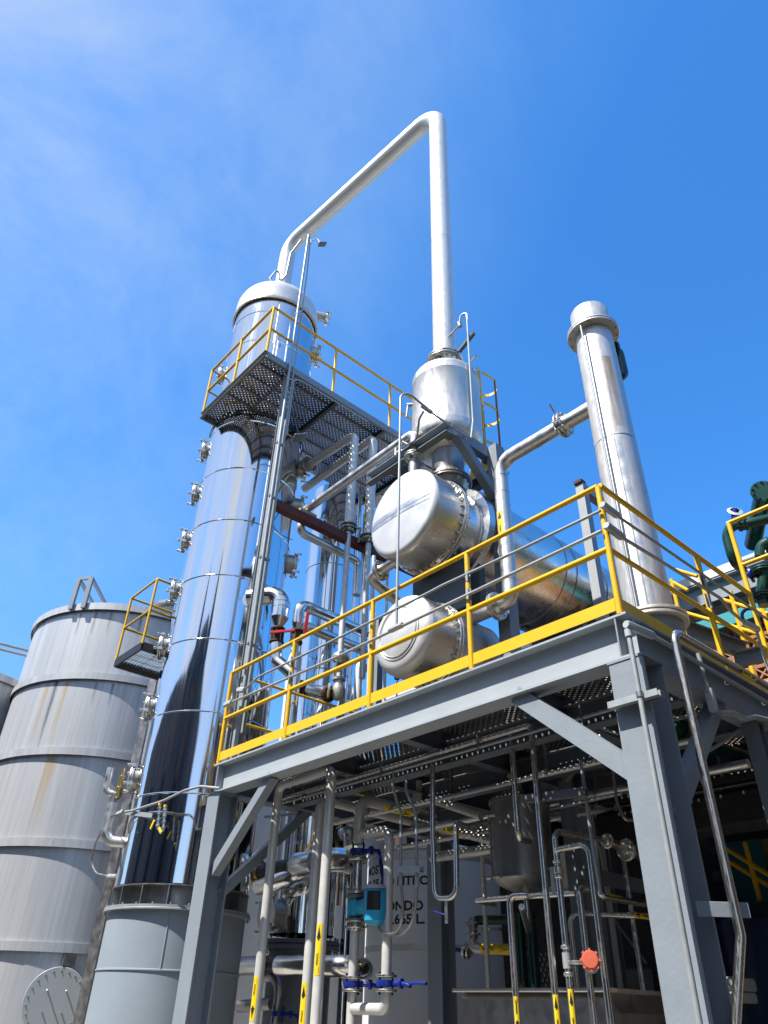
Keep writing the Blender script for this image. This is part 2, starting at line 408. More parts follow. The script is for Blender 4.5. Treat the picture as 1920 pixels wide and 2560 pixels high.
scn.cycles.max_bounces = 10; scn.cycles.transparent_max_bounces = 12; scn.cycles.glossy_bounces = 6
scn.cycles.sample_clamp_indirect = 6; scn.cycles.caustics_reflective = False

# ------------------------------------------------------------------ ground
struct('ground', MB().span((-120, -120, -.3), (160, 160, 0)), 'concrete')
struct('pavement', MB().span((3.2, 2.15, 0.004), (20, 19, .012)), 'slab_concrete')

# ------------------------------------------------------------------ steel platform
pf = thing('steel_platform', 'grey painted steel platform on columns carrying the two heat exchangers', 'platform', (4.15, 2.3, 0))
for cx, cy in ((4.275, 2.325), (4.275, 7.56), (7.45, 2.345), (7.72, 7.56), (7.45, 4.95)):
    col = obj('column', MB().hbeam((cx, cy, 0), (cx, cy, 3.597), .25, .25, .012, .018), 'grey_paint', pf)
    obj('base_plate', MB().box((cx, cy, .012), (.36, .36, .024)), 'grey_paint', col)
    obj('cap_plate', MB().box((cx, cy, 3.591), (.262, .27, .016)), 'grey_paint', col)
obj('beam', MB().hbeam((4.245, 2.26, 3.76), (4.245, 7.65, 3.76), .19, .32, .012, .016), 'beam_paint', pf)
obj('stiffener', MB().span((4.153, 2.345, 3.617), (4.341, 2.357, 3.903)), 'grey_paint', pf)
obj('stiffener', MB().span((4.156, 7.553, 3.617), (4.334, 7.567, 3.903)), 'grey_paint', pf)
obj('beam', MB().hbeam((4.342, 2.355, 3.76), (7.6, 2.355, 3.76), .19, .32, .012, .016), 'grey_paint', pf)
obj('beam', MB().hbeam((4.342, 7.56, 3.76), (7.85, 7.56, 3.76), .19, .32, .012, .016), 'grey_paint', pf)
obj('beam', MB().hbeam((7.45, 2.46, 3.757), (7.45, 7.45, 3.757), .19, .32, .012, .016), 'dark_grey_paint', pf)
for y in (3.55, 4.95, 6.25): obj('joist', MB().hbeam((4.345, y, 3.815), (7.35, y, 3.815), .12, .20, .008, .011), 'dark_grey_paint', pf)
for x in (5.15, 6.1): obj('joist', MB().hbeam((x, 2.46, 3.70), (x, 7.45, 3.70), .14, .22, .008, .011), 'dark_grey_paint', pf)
# deck: solid chequer plate with perforated panels let into it
for (a_, b_) in ((4.345, 5.95), (5.955, 7.56)):
    for (c_, d_) in ((2.47, 4.945), (4.955, 7.44)):
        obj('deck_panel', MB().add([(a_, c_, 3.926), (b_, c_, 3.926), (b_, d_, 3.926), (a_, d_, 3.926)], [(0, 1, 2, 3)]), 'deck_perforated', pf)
def brace(a, b, w_, h_, up=(0, 0, 1)): obj('brace', MB().bar(a, b, w_, h_, up), 'grey_paint', pf)
brace((4.25, 3.30, 3.62), (4.25, 2.44, 2.90), .10, .13)
brace((4.25, 6.55, 3.62), (4.25, 7.46, 2.80), .10, .10)
brace((5.45, 7.56, 3.62), (4.39, 7.56, 2.62), .10, .10)
brace((5.40, 2.345, 3.62), (4.39, 2.345, 2.62), .10, .10)
st = MB(); st.channel((4.128, 2.10, 3.285), (4.128, 2.455, 3.285), .042, .042, .004, (-1, 0, 0)); st.channel((4.086, 2.10, 3.285), (4.086, 2.455, 3.285), .042, .042, .004, (1, 0, 0))
obj('strut_rail', st, 'galvanised', pf)

# ------------------------------------------------------------------ guardrails
def rail(mb, pts, r=.018, bend=.03): mb.tube(pts, r, 12, bend)
gr = thing('guardrail', 'yellow tube guardrail with toe board round the front of the big steel platform', 'guardrail', (4.17, 2.31, 3.92))
tr = MB(); tr.tube([(4.17, 7.6, 5.022), (4.17, 2.31, 5.022)], .022, 12); obj('top_rail', tr, 'yellow_paint', gr)
obj('top_rail', MB().tube([(4.17, 2.292, 5.0215), (6.64, 2.31, 5.0215)], .0215, 12), 'yellow_paint', gr)
obj('mid_rail', MB().tube([(4.17, 7.6, 4.452), (4.17, 2.31, 4.452)], .0235, 12), 'yellow_paint', gr)
obj('mid_rail', MB().tube([(4.17, 2.31, 4.450), (6.64, 2.31, 4.450)], .020, 12), 'yellow_paint', gr)
PY_ = [2.31, 3.69, 4.96, 6.29, 7.6]
for y in PY_: obj('post', MB().tube([(4.17, y, 3.921), (4.17, y, 5.015)], .0235, 12), 'yellow_paint', gr)
obj('post', MB().tube([(5.655, 2.31, 3.921), (5.655, 2.31, 5.015)], .0235, 12), 'yellow_paint', gr)
for i in range(4): obj('toe_board', MB().span((4.160, PY_[i]+.024, 3.955), (4.166, PY_[i+1]-.028, 4.052)), 'yellow_paint', gr)
obj('toe_board', MB().span((4.195, 2.300, 3.953), (5.63, 2.306, 4.05)), 'yellow_paint', gr)
obj('toe_board', MB().span((5.68, 2.300, 3.953), (6.6, 2.306, 4.05)), 'yellow_paint', gr)
gl = thing('guardrail', 'yellow tube guardrail closing the left end of the big platform beside the mirror column', 'guardrail', (4.4, 7.6, 3.92))
for z in (5.02, 4.45): obj('rail', MB().tube([(4.45, 7.6, z), (7.5, 7.6, z)], .018, 12), 'yellow_paint', gl)
for x in (5.9, 7.45): obj('post', MB().tube([(x, 7.6, 3.921), (x, 7.6, 5.01)], .02, 12), 'yellow_paint', gl)
obj('toe_board', MB().span((4.5, 7.596, 3.953), (7.4, 7.602, 4.05)), 'yellow_paint', gl)
g2 = thing('guardrail', 'tall yellow guardrail of a raised landing at the right edge, in front of green pipework', 'guardrail', (6.65, 2.31, 3.92))
obj('top_rail', MB().tube([(6.65, 2.325, 5.845), (6.65, .6, 5.845)], .021, 12), 'yellow_paint', g2)
obj('mid_rail', MB().tube([(6.65, 2.31, 5.34), (6.65, .6, 5.34)], .020, 12), 'yellow_paint', g2)
for y in (2.31, 1.2): obj('post', MB().tube([(6.65, y, 3.8), (6.65, y, 5.84)], .0235, 12), 'yellow_paint', g2)
lb = MB().hbeam((6.65, 2.2, 4.55), (6.65, .5, 4.55), .1, .15); 
ld = thing('landing', 'grey steel landing beams at the right edge below the tall yellow guardrail', 'landing', (6.7, 1.5, 3.6))
obj('beam', MB().hbeam((6.75, 2.2, 3.86), (6.75, .4, 3.86), .12, .18), 'grey_paint', ld)
obj('beam', MB().hbeam((7.6, 2.2, 3.858), (7.6, .4, 3.858), .12, .18), 'grey_paint', ld)
obj('deck_plate', MB().span((6.7, .4, 3.952), (7.7, 2.18, 3.96)), 'perforated_plate', ld)
obj('beam', MB().hbeam((6.103, 2.75, 4.606), (7.389, 2.75, 4.806), .10, .16), 'dark_grey_paint', ld)
obj('beam', MB().hbeam((7.0, 2.746, 4.587), (7.0, 2.422, 4.566), .10, .14), 'grey_paint', ld)
for y in (.6,): obj('leg', MB().hbeam((6.75, y, 0), (6.75, y, 3.76), .12, .12), 'grey_paint', ld)

# ------------------------------------------------------------------ conduits on the guardrail
def box_fit(c, d, L=.15, w_=.06, h_=.05, out=(-1, 0, 0)):
    mb = MB(); mb.bevel_bar(V(c)-V(d).normalized()*L/2, V(c)+V(d).normalized()*L/2, w_, h_, .014, out)
    return mb
cd = thing('conduit', 'upper galvanised conduit running along the front guardrail and round its corner', 'conduit', (4.12, 2.25, 4.6))
cpt = [(4.125, 7.248, 4.696), (4.125, 7.133, 4.688), (4.125, 6.909, 4.76), (4.125, 5.524, 4.763), (4.125, 4.823, 4.829), (4.125, 4.698, 4.871), (4.125, 4.148, 4.777), (4.125, 3.955, 4.784), (4.125, 3.07, 4.766), (4.125, 2.298, 4.765)]
obj('tube', MB().tube(cpt[1:4]+cpt[6:], .0125, 10, .06), 'galvanised', cd)
cU = (4.118, 2.262, 4.784)
obj('junction_box', box_fit(V(cpt[0]), (0, 1, .25)), 'box_grey', cd)
ue = (6.783, 2.262, 4.78); us = (4.291, 2.262, 4.781)
obj('tube', MB().tube([us, ue], .0125, 10), 'galvanised', cd)
obj('junction_box', MB().bevel_bar((4.10, 2.262, us[2]+.012), (us[0]+.01, 2.262, us[2]+.002), .055, .05, .014), 'box_grey', cd)
cd2 = thing('conduit', 'lower galvanised conduit with oblong fittings along the front guardrail and its corner', 'conduit', (4.12, 2.25, 4.5))
l0 = (4.125, 7.507, 4.599); l1 = (4.125, 7.4, 4.595); l2 = (4.125, 5.471, 4.555); l3 = (4.125, 2.316, 4.591)
obj('tube', MB().tube([l1, (4.125, l2[1], l2[2]), l3], .0145, 10, .05), 'galvanised', cd2)
obj('junction_box', box_fit(l0, (0, 1, .02)), 'box_grey', cd2)
r0 = (4.288, 2.262, 4.59); r1 = (5.807, 2.262, 4.645); r2 = (5.941, 2.262, 4.577); r3 = (6.175, 2.262, 4.544); r4 = (6.448, 2.262, 4.563)
obj('tube', MB().tube([r0, r1, r2, r3], .0145, 10, .12), 'galvanised', cd2)
obj('junction_box', MB().bevel_bar((4.10, 2.262, r0[2]+.016), (r0[0]+.015, 2.262, r0[2]), .06, .055, .015), 'box_grey', cd2)
obj('junction_box', MB().bevel_bar(r3, r4, .06, .06, .015), 'box_grey', cd2)
obj('tube', MB().tube([(r4[0]-.03, 2.262, r4[2]-.03), (r4[0]-.03, 2.262, 3.2)], .013, 10), 'galvanised', cd2)
for y in (3.69, 6.29):
    for z0, nm in ((cpt[8][2] if y < 4 else cpt[3][2], cd), (l3[2], cd2)):
        obj('strut_clip', MB().channel((4.135, y-.035, z0-.06), (4.135, y-.035, z0+.05), .02, .04, .003, (1, 0, 0)), 'galvanised', nm)
for x in (5.60,):
    for z0, nm in ((us[2], cd), (r0[2], cd2)): obj('strut_clip', MB().channel((x, 2.28, z0-.10), (x, 2.28, z0+.03), .04, .03, .003, (0, -1, 0)), 'galvanised', nm)
# stand pipe conduit up to the vessel
mx, my = (4.13, 4.563); mz = 7.393; mb0 = (4.128, 4.563, 4.578)
cm = thing('conduit', 'slim grey conduit rising from the guardrail past both white exchanger heads', 'conduit', (mx, my, mb0[2]))
fr = (4.90, 4.56, 7.70)
up_xy = (5.45, 4.609); up_top = 9.988
obj('tube', MB().tube([(mx, my, mb0[2]+.03), (mx, my, mz+.30), (4.5, 4.504, 7.543)], .0135, 10, .22), 'galvanised', cm)
obj('junction_box', MB().bevel_bar((4.49, 4.579, 7.637), (4.6, 4.519, 7.544), .055, .055, .014), 'box_grey', cm)
obj('tube', MB().tube([(4.6, 4.519, 7.544), (4.87, 4.416, 7.393), (5.25, 4.489, 7.505), (up_xy[0], up_xy[1], 8.01), (up_xy[0], up_xy[1], up_top)], .0135, 10, .10), 'galvanised', cm)
obj('junction_box', MB().bevel_bar((4.126, mb0[1]-.09, mb0[2]), (4.126, mb0[1]+.09, mb0[2]), .05, .06, .015, (-1, 0, 0)), 'box_grey', cm)
gx, gy = up_xy
obj('gooseneck', MB().tube([(gx, gy, up_top-.02), (gx, gy, up_top+.14), (gx-.02, gy+.11, up_top+.16), (gx-.02, gy+.13, up_top-.02)], .014, 10, .06), 'dark_steel', cm)
tp = MB(); tp.tube([(gx-.02, gy+.13, up_top-.04), (5.42, 5.12-.17, up_top-.12)], .016, 10); tp.tube([(gx-.01, gy+.13, up_top-.06), (gx-.02, gy+.14, up_top+.02)], .035, 12)
obj('thermowell', tp, 'dark_steel', cm)
obj('bracket', MB().bar((5.58, 4.98, 9.60), (gx+.04, gy-.08, 9.656), .05, .05), 'dark_grey_paint', cm)
obj('flexible_hose', MB().tube([(4.54, 4.604, 7.579), (4.6, 4.736, 7.598), (4.75, 4.936, 7.487), (4.9, 5.243, 7.664), (4.93, 5.392, 7.826)], .014, 10, .15), 'dark_steel', cm)

# ------------------------------------------------------------------ mirror column (tower)
TX, TY, TR = 4.9, 9.35, .828
tw = thing('distillation_column', 'tall mirror polished column with banded cladding left of the yellow railed platform', 'column', (TX, TY, 0))
T0 = (TX, TY, 0)
obj('skirt', MB().lathe([(TR, 0), (TR, 1.95), (TR+.012, 1.955), (TR+.012, 1.968), (TR, 1.973), (TR, 2.545)], T0, seg=96), 'skirt_paint', tw)
wd = MB(); wa = -2.17
wd.tube([(TX+math.cos(wa)*TR, TY+math.sin(wa)*TR, 1.97), (TX+math.cos(wa)*TR, TY+math.sin(wa)*TR, 2.54)], .009, 6); obj('weld_seam', wd, 'skirt_paint', tw)
bf = MB().lathe([(TR-.05, 2.545), (TR+.055, 2.545), (TR+.06, 2.55), (TR+.06, 2.565), (TR+.055, 2.57), (TR-.05, 2.57)], T0, seg=96)
bf.lathe([(TR-.05, 2.573), (TR+.055, 2.573), (TR+.055, 2.597), (TR-.05, 2.597)], T0, seg=96); bf.bolts((TX, TY, 2.571), (0, 0, 1), TR+.035, 26, .012, .10)
obj('base_flange', bf, 'galvanised', tw)
gs = MB().lathe([(TR-.13, 2.597), (TR-.13, 2.80)], T0, seg=96)
gs.lathe([(TR-.13, 2.80), (TR+.012, 2.80), (TR+.012, 2.815), (TR-.05, 2.815)], T0, seg=96)
for i in range(16):
    a = 2*pi*(i+.3)/16; u = V((math.cos(a), math.sin(a), 0))
    gs.bar(V((TX, TY, 2.597))+u*(TR-.06), V((TX, TY, 2.80))+u*(TR-.06), .012, .14, u)
obj('gusset_ring', gs, 'dark_steel', tw)
RZ = [3.83, 4.875, 5.92, 6.955, 7.955, 8.985, 10.03, 11.06, 12.09, 12.905]
zz_ = [2.823]+RZ+[13.27]
sh = MB()
for a, b in zip(zz_, zz_[1:]):
    sh.lathe([(TR, a), (TR, b)], T0, seg=128)
obj('shell', sh, 'mirror_steel', tw, smooth=60)
for z in RZ: obj('cladding_band', MB().lathe([(TR, z-.012), (TR+.007, z-.009), (TR+.010, z), (TR+.007, z+.009), (TR, z+.012)], T0, seg=96), 'mirror_steel', tw)
hd = MB().lathe([(TR+.02, 13.27), (TR+.055, 13.275), (TR+.055, 13.295), (TR+.012, 13.297), (TR+.012, 13.307), (TR+.055, 13.309), (TR+.055, 13.33), (TR+.03, 13.335), (TR+.03, 13.66)] + [((TR+.03)*math.cos(t), 13.66+.54*math.sin(t)) for t in [i*pi/24 for i in range(1, 12)]] + [(.10, 14.2)], T0, seg=96)
hd.bolts((TX, TY, 13.302), (0, 0, 1), TR+.036, 36, .010, .09)
obj('top_head', hd, 'head_steel', tw)
def manway(z, a, lb=None, L=.05, r=.135, base=TR, parent=tw, mat='cream_steel', c=(TX, TY)):
    u = V((math.cos(a), math.sin(a), 0)); t = V((-u.y, u.x, 0)); p = V((c[0], c[1], z))
    mb = MB().tube([p+u*(base-.05), p+u*(base+L)], r, 24)
    o = obj('handhole', mb, mat, parent)
    cv = MB(); q = p+u*(base+L)
    cv.disc(q, u, r*1.18, .02, 28); cv.lathe([(r*1.18, .028), (r*1.12, .045), (r*.6, .062), (0, .066)], q, u, 28)
    cv.lathe([(r*1.0, .018), (r*1.0, .03)], q, u, 28)
    obj('cover', cv, 'satin_steel', o)
    for k in range(4):
        sw = MB()
        b = pi/4+k*pi/2 + .2; e = q+(t*math.cos(b)+V((0, 0, 1))*math.sin(b))*r*1.32
        sw.tube([e-u*.03, e+u*.095], .011, 8); sw.lathe([(0, .07), (.020, .07), (.023, .077), (.023, .098), (.018, .104), (0, .104)], e, u, 12)
        sw.box(e+u*.012, (.05, .05, .045), frame(u))
        obj('swing_bolt', sw, 'flange_steel', o)
LA = rad(152); RA = rad(-27)
for z in (9.822, 8.875, 7.931, 7.002, 6.058, 5.124, 4.139, 11.73):
    manway(z, LA)
for z in (12.809, 9.782, 7.773, 8.943): manway(z, RA, r=.165, L=.10)
manway(14.013, RA, L=.20, r=.10, base=TR+.0)
cw = MB()
for a_, z0, z1 in ((-2.02, 10.3, 12.3), (-1.95, 10.3, 12.1), (-2.05, 12.0, 13.2)):
    u = V((math.cos(a_), math.sin(a_), 0)); 
    cw.tube([V((TX, TY, z0))+u*(TR+.012), V((TX, TY, (z0+z1)/2))+u*(TR+.02), V((TX, TY, z1))+u*(TR+.012)], .006, 6)
obj('capillary_lines', cw, 'dark_steel', tw)
obj('earthing_rod', MB().tube([(4.494, 8.877, 13.749), (4.368, 8.94, 14.116), (4.544, 8.908, 14.694), (4.563, 8.898, 14.073), (4.674, 8.841, 14.402), (4.716, 8.875, 15.222), (4.897, 8.833, 15.841)], .022, 8, .05), 'galvanised', tw)
# cable tray with gauges low on the column
# ------------------------------------------------------------------ overhead vapour pipe
PXc, PYc = 5.5, 5.12
vp = thing('vapour_pipe', 'tall inverted U of pale steel pipe joining the mirror column to the upright drum', 'pipe', (PXc, PYc, 9.68))
obj('pipe', MB().tube([(TX, TY, 14.1), (TX, TY, 16.14), (PXc, PYc, 16.80), (PXc, PYc, 9.55)], .1725, 32, .42, arc=14), 'vapour_steel', vp)
WP = [(.1735, -.006), (.1755, 0), (.1735, .006)]
for z in (15.3, 12.4): obj('weld_bead', MB().lathe(WP, (PXc, PYc, z), seg=32), 'satin_steel', vp)
for t in (.14, .9): obj('weld_bead', MB().lathe(WP, V((TX, TY, 16.14)).lerp(V((PXc, PYc, 16.80)), t), V((PXc-TX, PYc-TY, .66)), seg=32), 'satin_steel', vp)
obj('weld_bead', MB().lathe(WP, (TX, TY, 15.8), seg=32), 'satin_steel', vp)
obj('flange', MB().flange((PXc, PYc, 9.52), (0, 0, 1), .172, .268, .034, 14, .014, .017), 'flange_steel', vp)

# ------------------------------------------------------------------ upright drum on its frame
dr = thing('separator_drum', 'upright brushed steel drum under the tall vapour pipe', 'drum', (PXc, PYc, 7.52))
R_ = .478
dome = lambda z0, h, s, n=10: [(R_*math.cos(t), z0+s*h*math.sin(t)) for t in [i*pi/2/n for i in range(n+1)]]
top = dome(9.06, .22, 1); top = [q for q in top if q[0] > .15]
bot = dome(7.97, .25, -1); bot = [q for q in bot if q[0] > .17][::-1]
obj('shell', MB().lathe(bot+[(R_, 7.97), (R_+.003, 8.05), (R_+.003, 8.06), (R_, 8.07), (R_, 8.96), (R_+.003, 8.965), (R_, 8.975)]+top, (PXc, PYc, 0), seg=72), 'matte_steel', dr)
obj('neck', MB().lathe([(.19, 9.24), (.175, 9.29), (.175, 9.50)], (PXc, PYc, 0), seg=32), 'dark_steel', dr)
obj('neck', MB().lathe([(.212, 7.30), (.212, 7.74), (.235, 7.78)], (PXc, PYc, 0), seg=40), 'dark_steel', dr)
obj('flange', MB().flange((PXc, PYc, 7.28), (0, 0, 1), .212, .30, .026, 16, .012, .013), 'dark_steel', dr)
lg = MB().tube([(PXc-.30, PYc+.33, 8.7), (PXc-.36, PYc+.42, 8.72)], .03, 10); lg.tube([(PXc-.36, PYc+.40, 8.72), (PXc-.36, PYc+.43, 8.50)], .014, 8)
obj('vent_nozzle', lg, 'dark_steel', dr)
for sx, sy in ((-1, -1), (-1, 1), (1, -1), (1, 1)):
    obj('support_lug', MB().box((PXc+.36*sx, PYc+.36*sy, 7.74), (.10, .10, .22)), 'wood_pad' if (sx, sy) != (1, 1) else 'matte_steel', dr)
fm = thing('support_frame', 'grey box section frame carrying the upright drum above the upper exchanger', 'frame', (5.7, 4.5, 3.93))
FZ = 7.55
for a, b in (((4.93, 4.56, FZ), (4.93, 6.06, FZ)), ((6.05, 4.60, FZ), (6.05, 5.9, FZ)), ((4.98, 4.60, FZ), (6.02, 4.60, FZ)), ((4.98, 5.62, FZ), (6.02, 5.62, FZ))):
    obj('beam', MB().channel(a, b, .10, .16, .010), 'grey_paint', fm)
obj('post', MB().bar((5.72, 4.50, 3.93), (5.72, 4.50, 7.63), .16, .16, (1, 0, 0)), 'grey_paint', fm)
obj('post', MB().bar((5.72, 5.80, 3.93), (5.72, 5.80, 7.60), .12, .12, (1, 0, 0)), 'grey_paint', fm)
obj('brace', MB().bar((5.05, 4.545, 7.47), (5.66, 4.50, 6.80), .11, .10), 'grey_paint', fm)

# ------------------------------------------------------------------ heat exchangers
def exchanger(name, label, y, z, rh, x0, seam, shellmat, rs, xe, headlen, dish):
    e = thing(name, label, 'heat exchanger', (x0, y, z))
    A = (1, 0, 0); o = (x0, y, z)
    k = .085 if seam else .12
    pr = [(0, -dish)]+[((rh-k)*q, -dish*(1-q*q)) for q in (.2, .4, .6, .8, .95)]+[(rh-k+k*math.sin(t), k-k*math.cos(t)) for t in [i*pi/16 for i in range(7)]]
    pb = [(rh-k+k*math.sin(t), k-k*math.cos(t)) for t in (6*pi/16, 7*pi/16, pi/2)]+[(rh, headlen)]
    obj('barrel', MB().lathe(pb, o, A, 96), 'brushed_barrel', e, smooth=50)
    obj('channel_head', MB().lathe(pr, o, A, 96), 'head_steel', e, smooth=50)
    if seam:
        R9 = rh-.05; sg = MB(); n = 20
        for hw, lift, mt, nm in ((.058, .003, 'satin_steel', 'ground_band'), (.006, .006, 'flange_steel', 'weld_seam')):
            sg = MB(); n = 24
            vs = [(x0-dish*(1-(q/(rh-k))**2)-lift if abs(q) < rh-k else x0+k-math.sqrt(max(0, k*k-(abs(q)-rh+k)**2))-lift, y+q, z+h) for q in [-R9+2*R9*i/n for i in range(n+1)] for h in (-hw, hw)]
            sg.add(vs, [(2*i, 2*i+1, 2*i+3, 2*i+2) for i in range(n)]); obj(nm, sg, mt, e)
    f = MB().disc((x0+headlen, y, z), A, rh+.035, .035, 96); f.disc((x0+headlen+.042, y, z), A, rh+.035, .035, 96)
    f.bolts((x0+headlen+.038, y, z), A, rh+.014, 32, .015, .15); obj('girth_flange', f, 'flange_steel', e)
    x1 = x0+headlen+.077
    return e, x1
ey = 5.155
e1, x1 = exchanger('heat_exchanger', 'upper heat exchanger with a large flat white head and long mirror clad shell', ey, 6.475, .575, 4.70, True, 'mirror_shell', .5, 9, .45, .03)
o = (0, ey, 6.475); A = (1, 0, 0)
obj('shell', MB().lathe([(.555, x1), (.555, x1+.26), (.548, x1+.265), (.548, x1+.28), (.66, x1+.29), (.685, x1+.36), (.665, x1+.42)], o, A, 96), 'mirror_shell', e1)
lg_ = MB()
lg_.lathe([(.665, x1+.42), (.665, 8.6), (.55, 8.75), (.2, 8.82), (0, 8.83)], (0, ey, 6.50), A, 96); obj('cladding', lg_, 'mirror_shell', e1, smooth=50)
for x in (7.0, 7.22, 7.9): obj('cladding_band', MB().lathe([(.666, x-.008), (.672, x), (.666, x+.008)], (0, ey, 6.50), A, 72), 'dark_steel', e1)
obj('cladding_band', MB().lathe([(.556, x1+.24), (.565, x1+.25), (.556, x1+.26)], (0, ey, 6.475), A, 72), 'dark_steel', e1)
obj('nozzle', MB().tube([(4.98, 5.22, 7.0), (4.98, 5.22, 7.46)], .075, 20), 'dark_steel', e1)
obj('nozzle', MB().lathe([(.24, 6.98), (.212, 7.05), (.212, 7.25)], (PXc, PYc, 0), seg=32), 'dark_steel', e1)
n1 = (4.95, 5.502, 6.029); n2 = (4.95, 5.775, 6.054)
obj('nozzle', MB().tube([(4.95, 5.2, n1[2]+.05), (4.95, n2[1]-.02, n1[2])], .062, 18), 'satin_steel', e1)
for x in (5.6, 7.6):
    obj('saddle', MB().span((x-.05, ey-.42, 5.32), (x+.05, ey+.42, 5.95)), 'dark_grey_paint', e1)
e2, x2 = exchanger('heat_exchanger', 'lower heat exchanger with a plain rounded matt head behind the mid rail', ey, 4.925, .445, 4.70, False, 'matte_steel', .4, 9, .44, .05)
o2 = (0, ey, 4.925)
obj('shell', MB().lathe([(.43, x2), (.43, x2+.62), (.435, x2+.63), (.43, x2+.64), (.38, x2+.78), (.38, 8.3), (.3, 8.42), (0, 8.44)], o2, A, 72), 'matte_steel', e2)
for r in (.305, .275): obj('ring_groove', MB().lathe([(r-.006, -.052*(1-(r/.325)**2)-.001), (r, -.052*(1-(r/.325)**2)-.006), (r+.006, -.052*(1-(r/.325)**2)-.001)], (4.70, ey, 4.925), A, 72), 'flange_steel', e2)
for x in (5.6, 7.6): obj('saddle', MB().span((x-.05, ey-.40, 3.93), (x+.05, ey+.30, 4.62)), 'dark_grey_paint', e2)
obj('nozzle', MB().tube([(5.45, ey-.2, 5.235), (5.45, 4.46, 5.235)], .085, 20), 'satin_steel', e2)
obj('stand', MB().span((5.30, ey-.42, 5.30), (5.36, ey+.42, 6.02)), 'dark_grey_paint', e2)
sk = MB(); pr = [(x1+.0, 0)]
# ------------------------------------------------------------------ riser to the stack
SX = 5.45; SYs = SX*math.tan(rad(26.72)); RY = SX*math.tan(rad(37.85))
CZ = 7.276
rs = thing('riser_pipe', 'bare steel pipe rising past the mirror shell and crossing to the vent stack', 'pipe', (SX, RY, 5.2))
obj('pipe', MB().tube([(SX, 4.44, 5.235), (SX, RY, 5.235), (SX, RY, 7.085), (SX, SYs+.62, 7.085)], .085, 24, .20, arc=10), 'satin_steel', rs)
obj('pipe', MB().tube([(SX, SYs+.50, 7.085), (SX, SYs+.1, 7.085)], .085, 24), 'satin_steel', rs)
f_ = MB().flange((SX, 4.43, 5.235), (0, 1, 0), .085, .155, .022, 8, .008, .011); obj('flange', f_, 'flange_steel', rs)
f_ = MB().flange((SX, SYs+.56, 7.085), (0, 1, 0), .085, .155, .024, 8, .02, .013)
f_.bar((SX-.12, SYs+.57, 7.2), (SX-.2, SYs+.57, 7.28), .02, .01); obj('flange', f_, 'flange_steel', rs)
for z in (6.86, 6.62, 5.46): obj('weld_bead', MB().lathe([(.0855, -.004), (.0875, 0), (.0855, .004)], (SX, RY, z), seg=24), 'dark_steel', rs)
pipe_label(rs, (SX, RY, 6.169), (0, 0, 1), .085, (-1, -.05, 0), 'AGUA', .34, .075, 1)

# ------------------------------------------------------------------ vent stack
SR = .205
sk = thing('vent_stack', 'tall stained steel stack with a flanged cap at the right of the platform', 'stack', (SX, SYs, 3.93))
zt = 8.514; zf = 8.093; zm = 6.435; zb_ = 4.479
obj('shell', MB().lathe([(SR, zb_), (SR, zf)], (SX, SYs, 0), seg=64), 'stack_steel', sk)
fl = MB().disc((SX, SYs, zf-.035), (0, 0, 1), SR+.085, .03, 48); fl.disc((SX, SYs, zf+.002), (0, 0, 1), SR+.085, .03, 48)
fl.bolts((SX, SYs, zf), (0, 0, 1), SR+.055, 14, .013, .10); obj('flange', fl, 'stack_steel', sk)
obj('cap', MB().lathe([(SR+.008, zf+.03), (SR+.012, zt-.085), (SR+.004, zt-.07), (SR*.8, zt-.04), (SR*.4, zt-.02), (0, zt-.015)], (SX, SYs, 0), seg=48), 'matte_steel', sk)
obj('weld_seam', MB().lathe([(SR, zm-.010), (SR+.004, zm), (SR, zm+.010)], (SX, SYs, 0), seg=48), 'satin_steel', sk)
ws = rad(-153)
sm_ = MB(); sm_.lathe([(SR+.0015, zb_+.02), (SR+.0015, zm-.05)], (SX, SYs, 0), (0, 0, 1), 10, -.31, .31, ref=(math.cos(ws), math.sin(ws), 0)); obj('ground_weld_strip', sm_, 'satin_steel', sk)
sw_ = MB(); sw_.tube([V((SX, SYs, z))+V((math.cos(ws), math.sin(ws), 0))*(SR+.001) for z in (zb_+.03, zm-.05)], .006, 6); obj('weld_seam', sw_, 'flange_steel', sk)
fb = MB().disc((SX, SYs, zb_-.03), (0, 0, 1), SR+.10, .03, 48); fb.disc((SX, SYs, zb_-.07), (0, 0, 1), SR+.10, .03, 48); obj('base_flange', fb, 'stack_steel', sk)
obj('pedestal', MB().lathe([(SR+.05, 3.93), (SR+.05, zb_-.07)], (SX, SYs, 0), seg=48), 'grey_paint', sk)
ta = rad(-178); u = V((math.cos(ta), math.sin(ta), 0))
tb = MB(); tb.tube([V((SX, SYs, zf-.02))+u*(SR+.06), V((SX, SYs, 4.4))+u*(SR+.045)], .012, 8); obj('drain_tube', tb, 'galvanised', sk)
stn = MB(); stn.uv = []
for i in range(15):
    for j in range(5):
        z = zf-.55+(zm+.1-(zf-.55))*i/14; aa = rad(-128)+(j/4-.5)*.55
        stn.v.append(V((SX+math.cos(aa)*(SR+.0012), SYs+math.sin(aa)*(SR+.0012), z))); stn.uv.append((j/4, 1-i/14*.5))
stn.f = [(i*5+j, i*5+j+1, (i+1)*5+j+1, (i+1)*5+j) for i in range(14) for j in range(4)]
obj('stain', stn, 'brown_stain', sk)
gv = thing('relief_elbow', 'dark green elbow hanging from the back of the vent stack', 'elbow', (SX+.2, SYs-.2, zf-1.0))
ga = rad(-30); u = V((math.cos(ga), math.sin(ga), 0)); c0 = V((SX, SYs, zf-.22))
obj('elbow', MB().tube([c0+u*(SR-.02), c0+u*(SR+.06), c0+u*(SR+.06)+V((0, 0, -.36)), c0+u*(SR-.02)+V((0, 0, -.40))], .066, 20, .10), 'dark_green', gv)
obj('flange', MB().disc(c0+u*(SR+.0), u, .12, .03, 20), 'dark_green', gv)

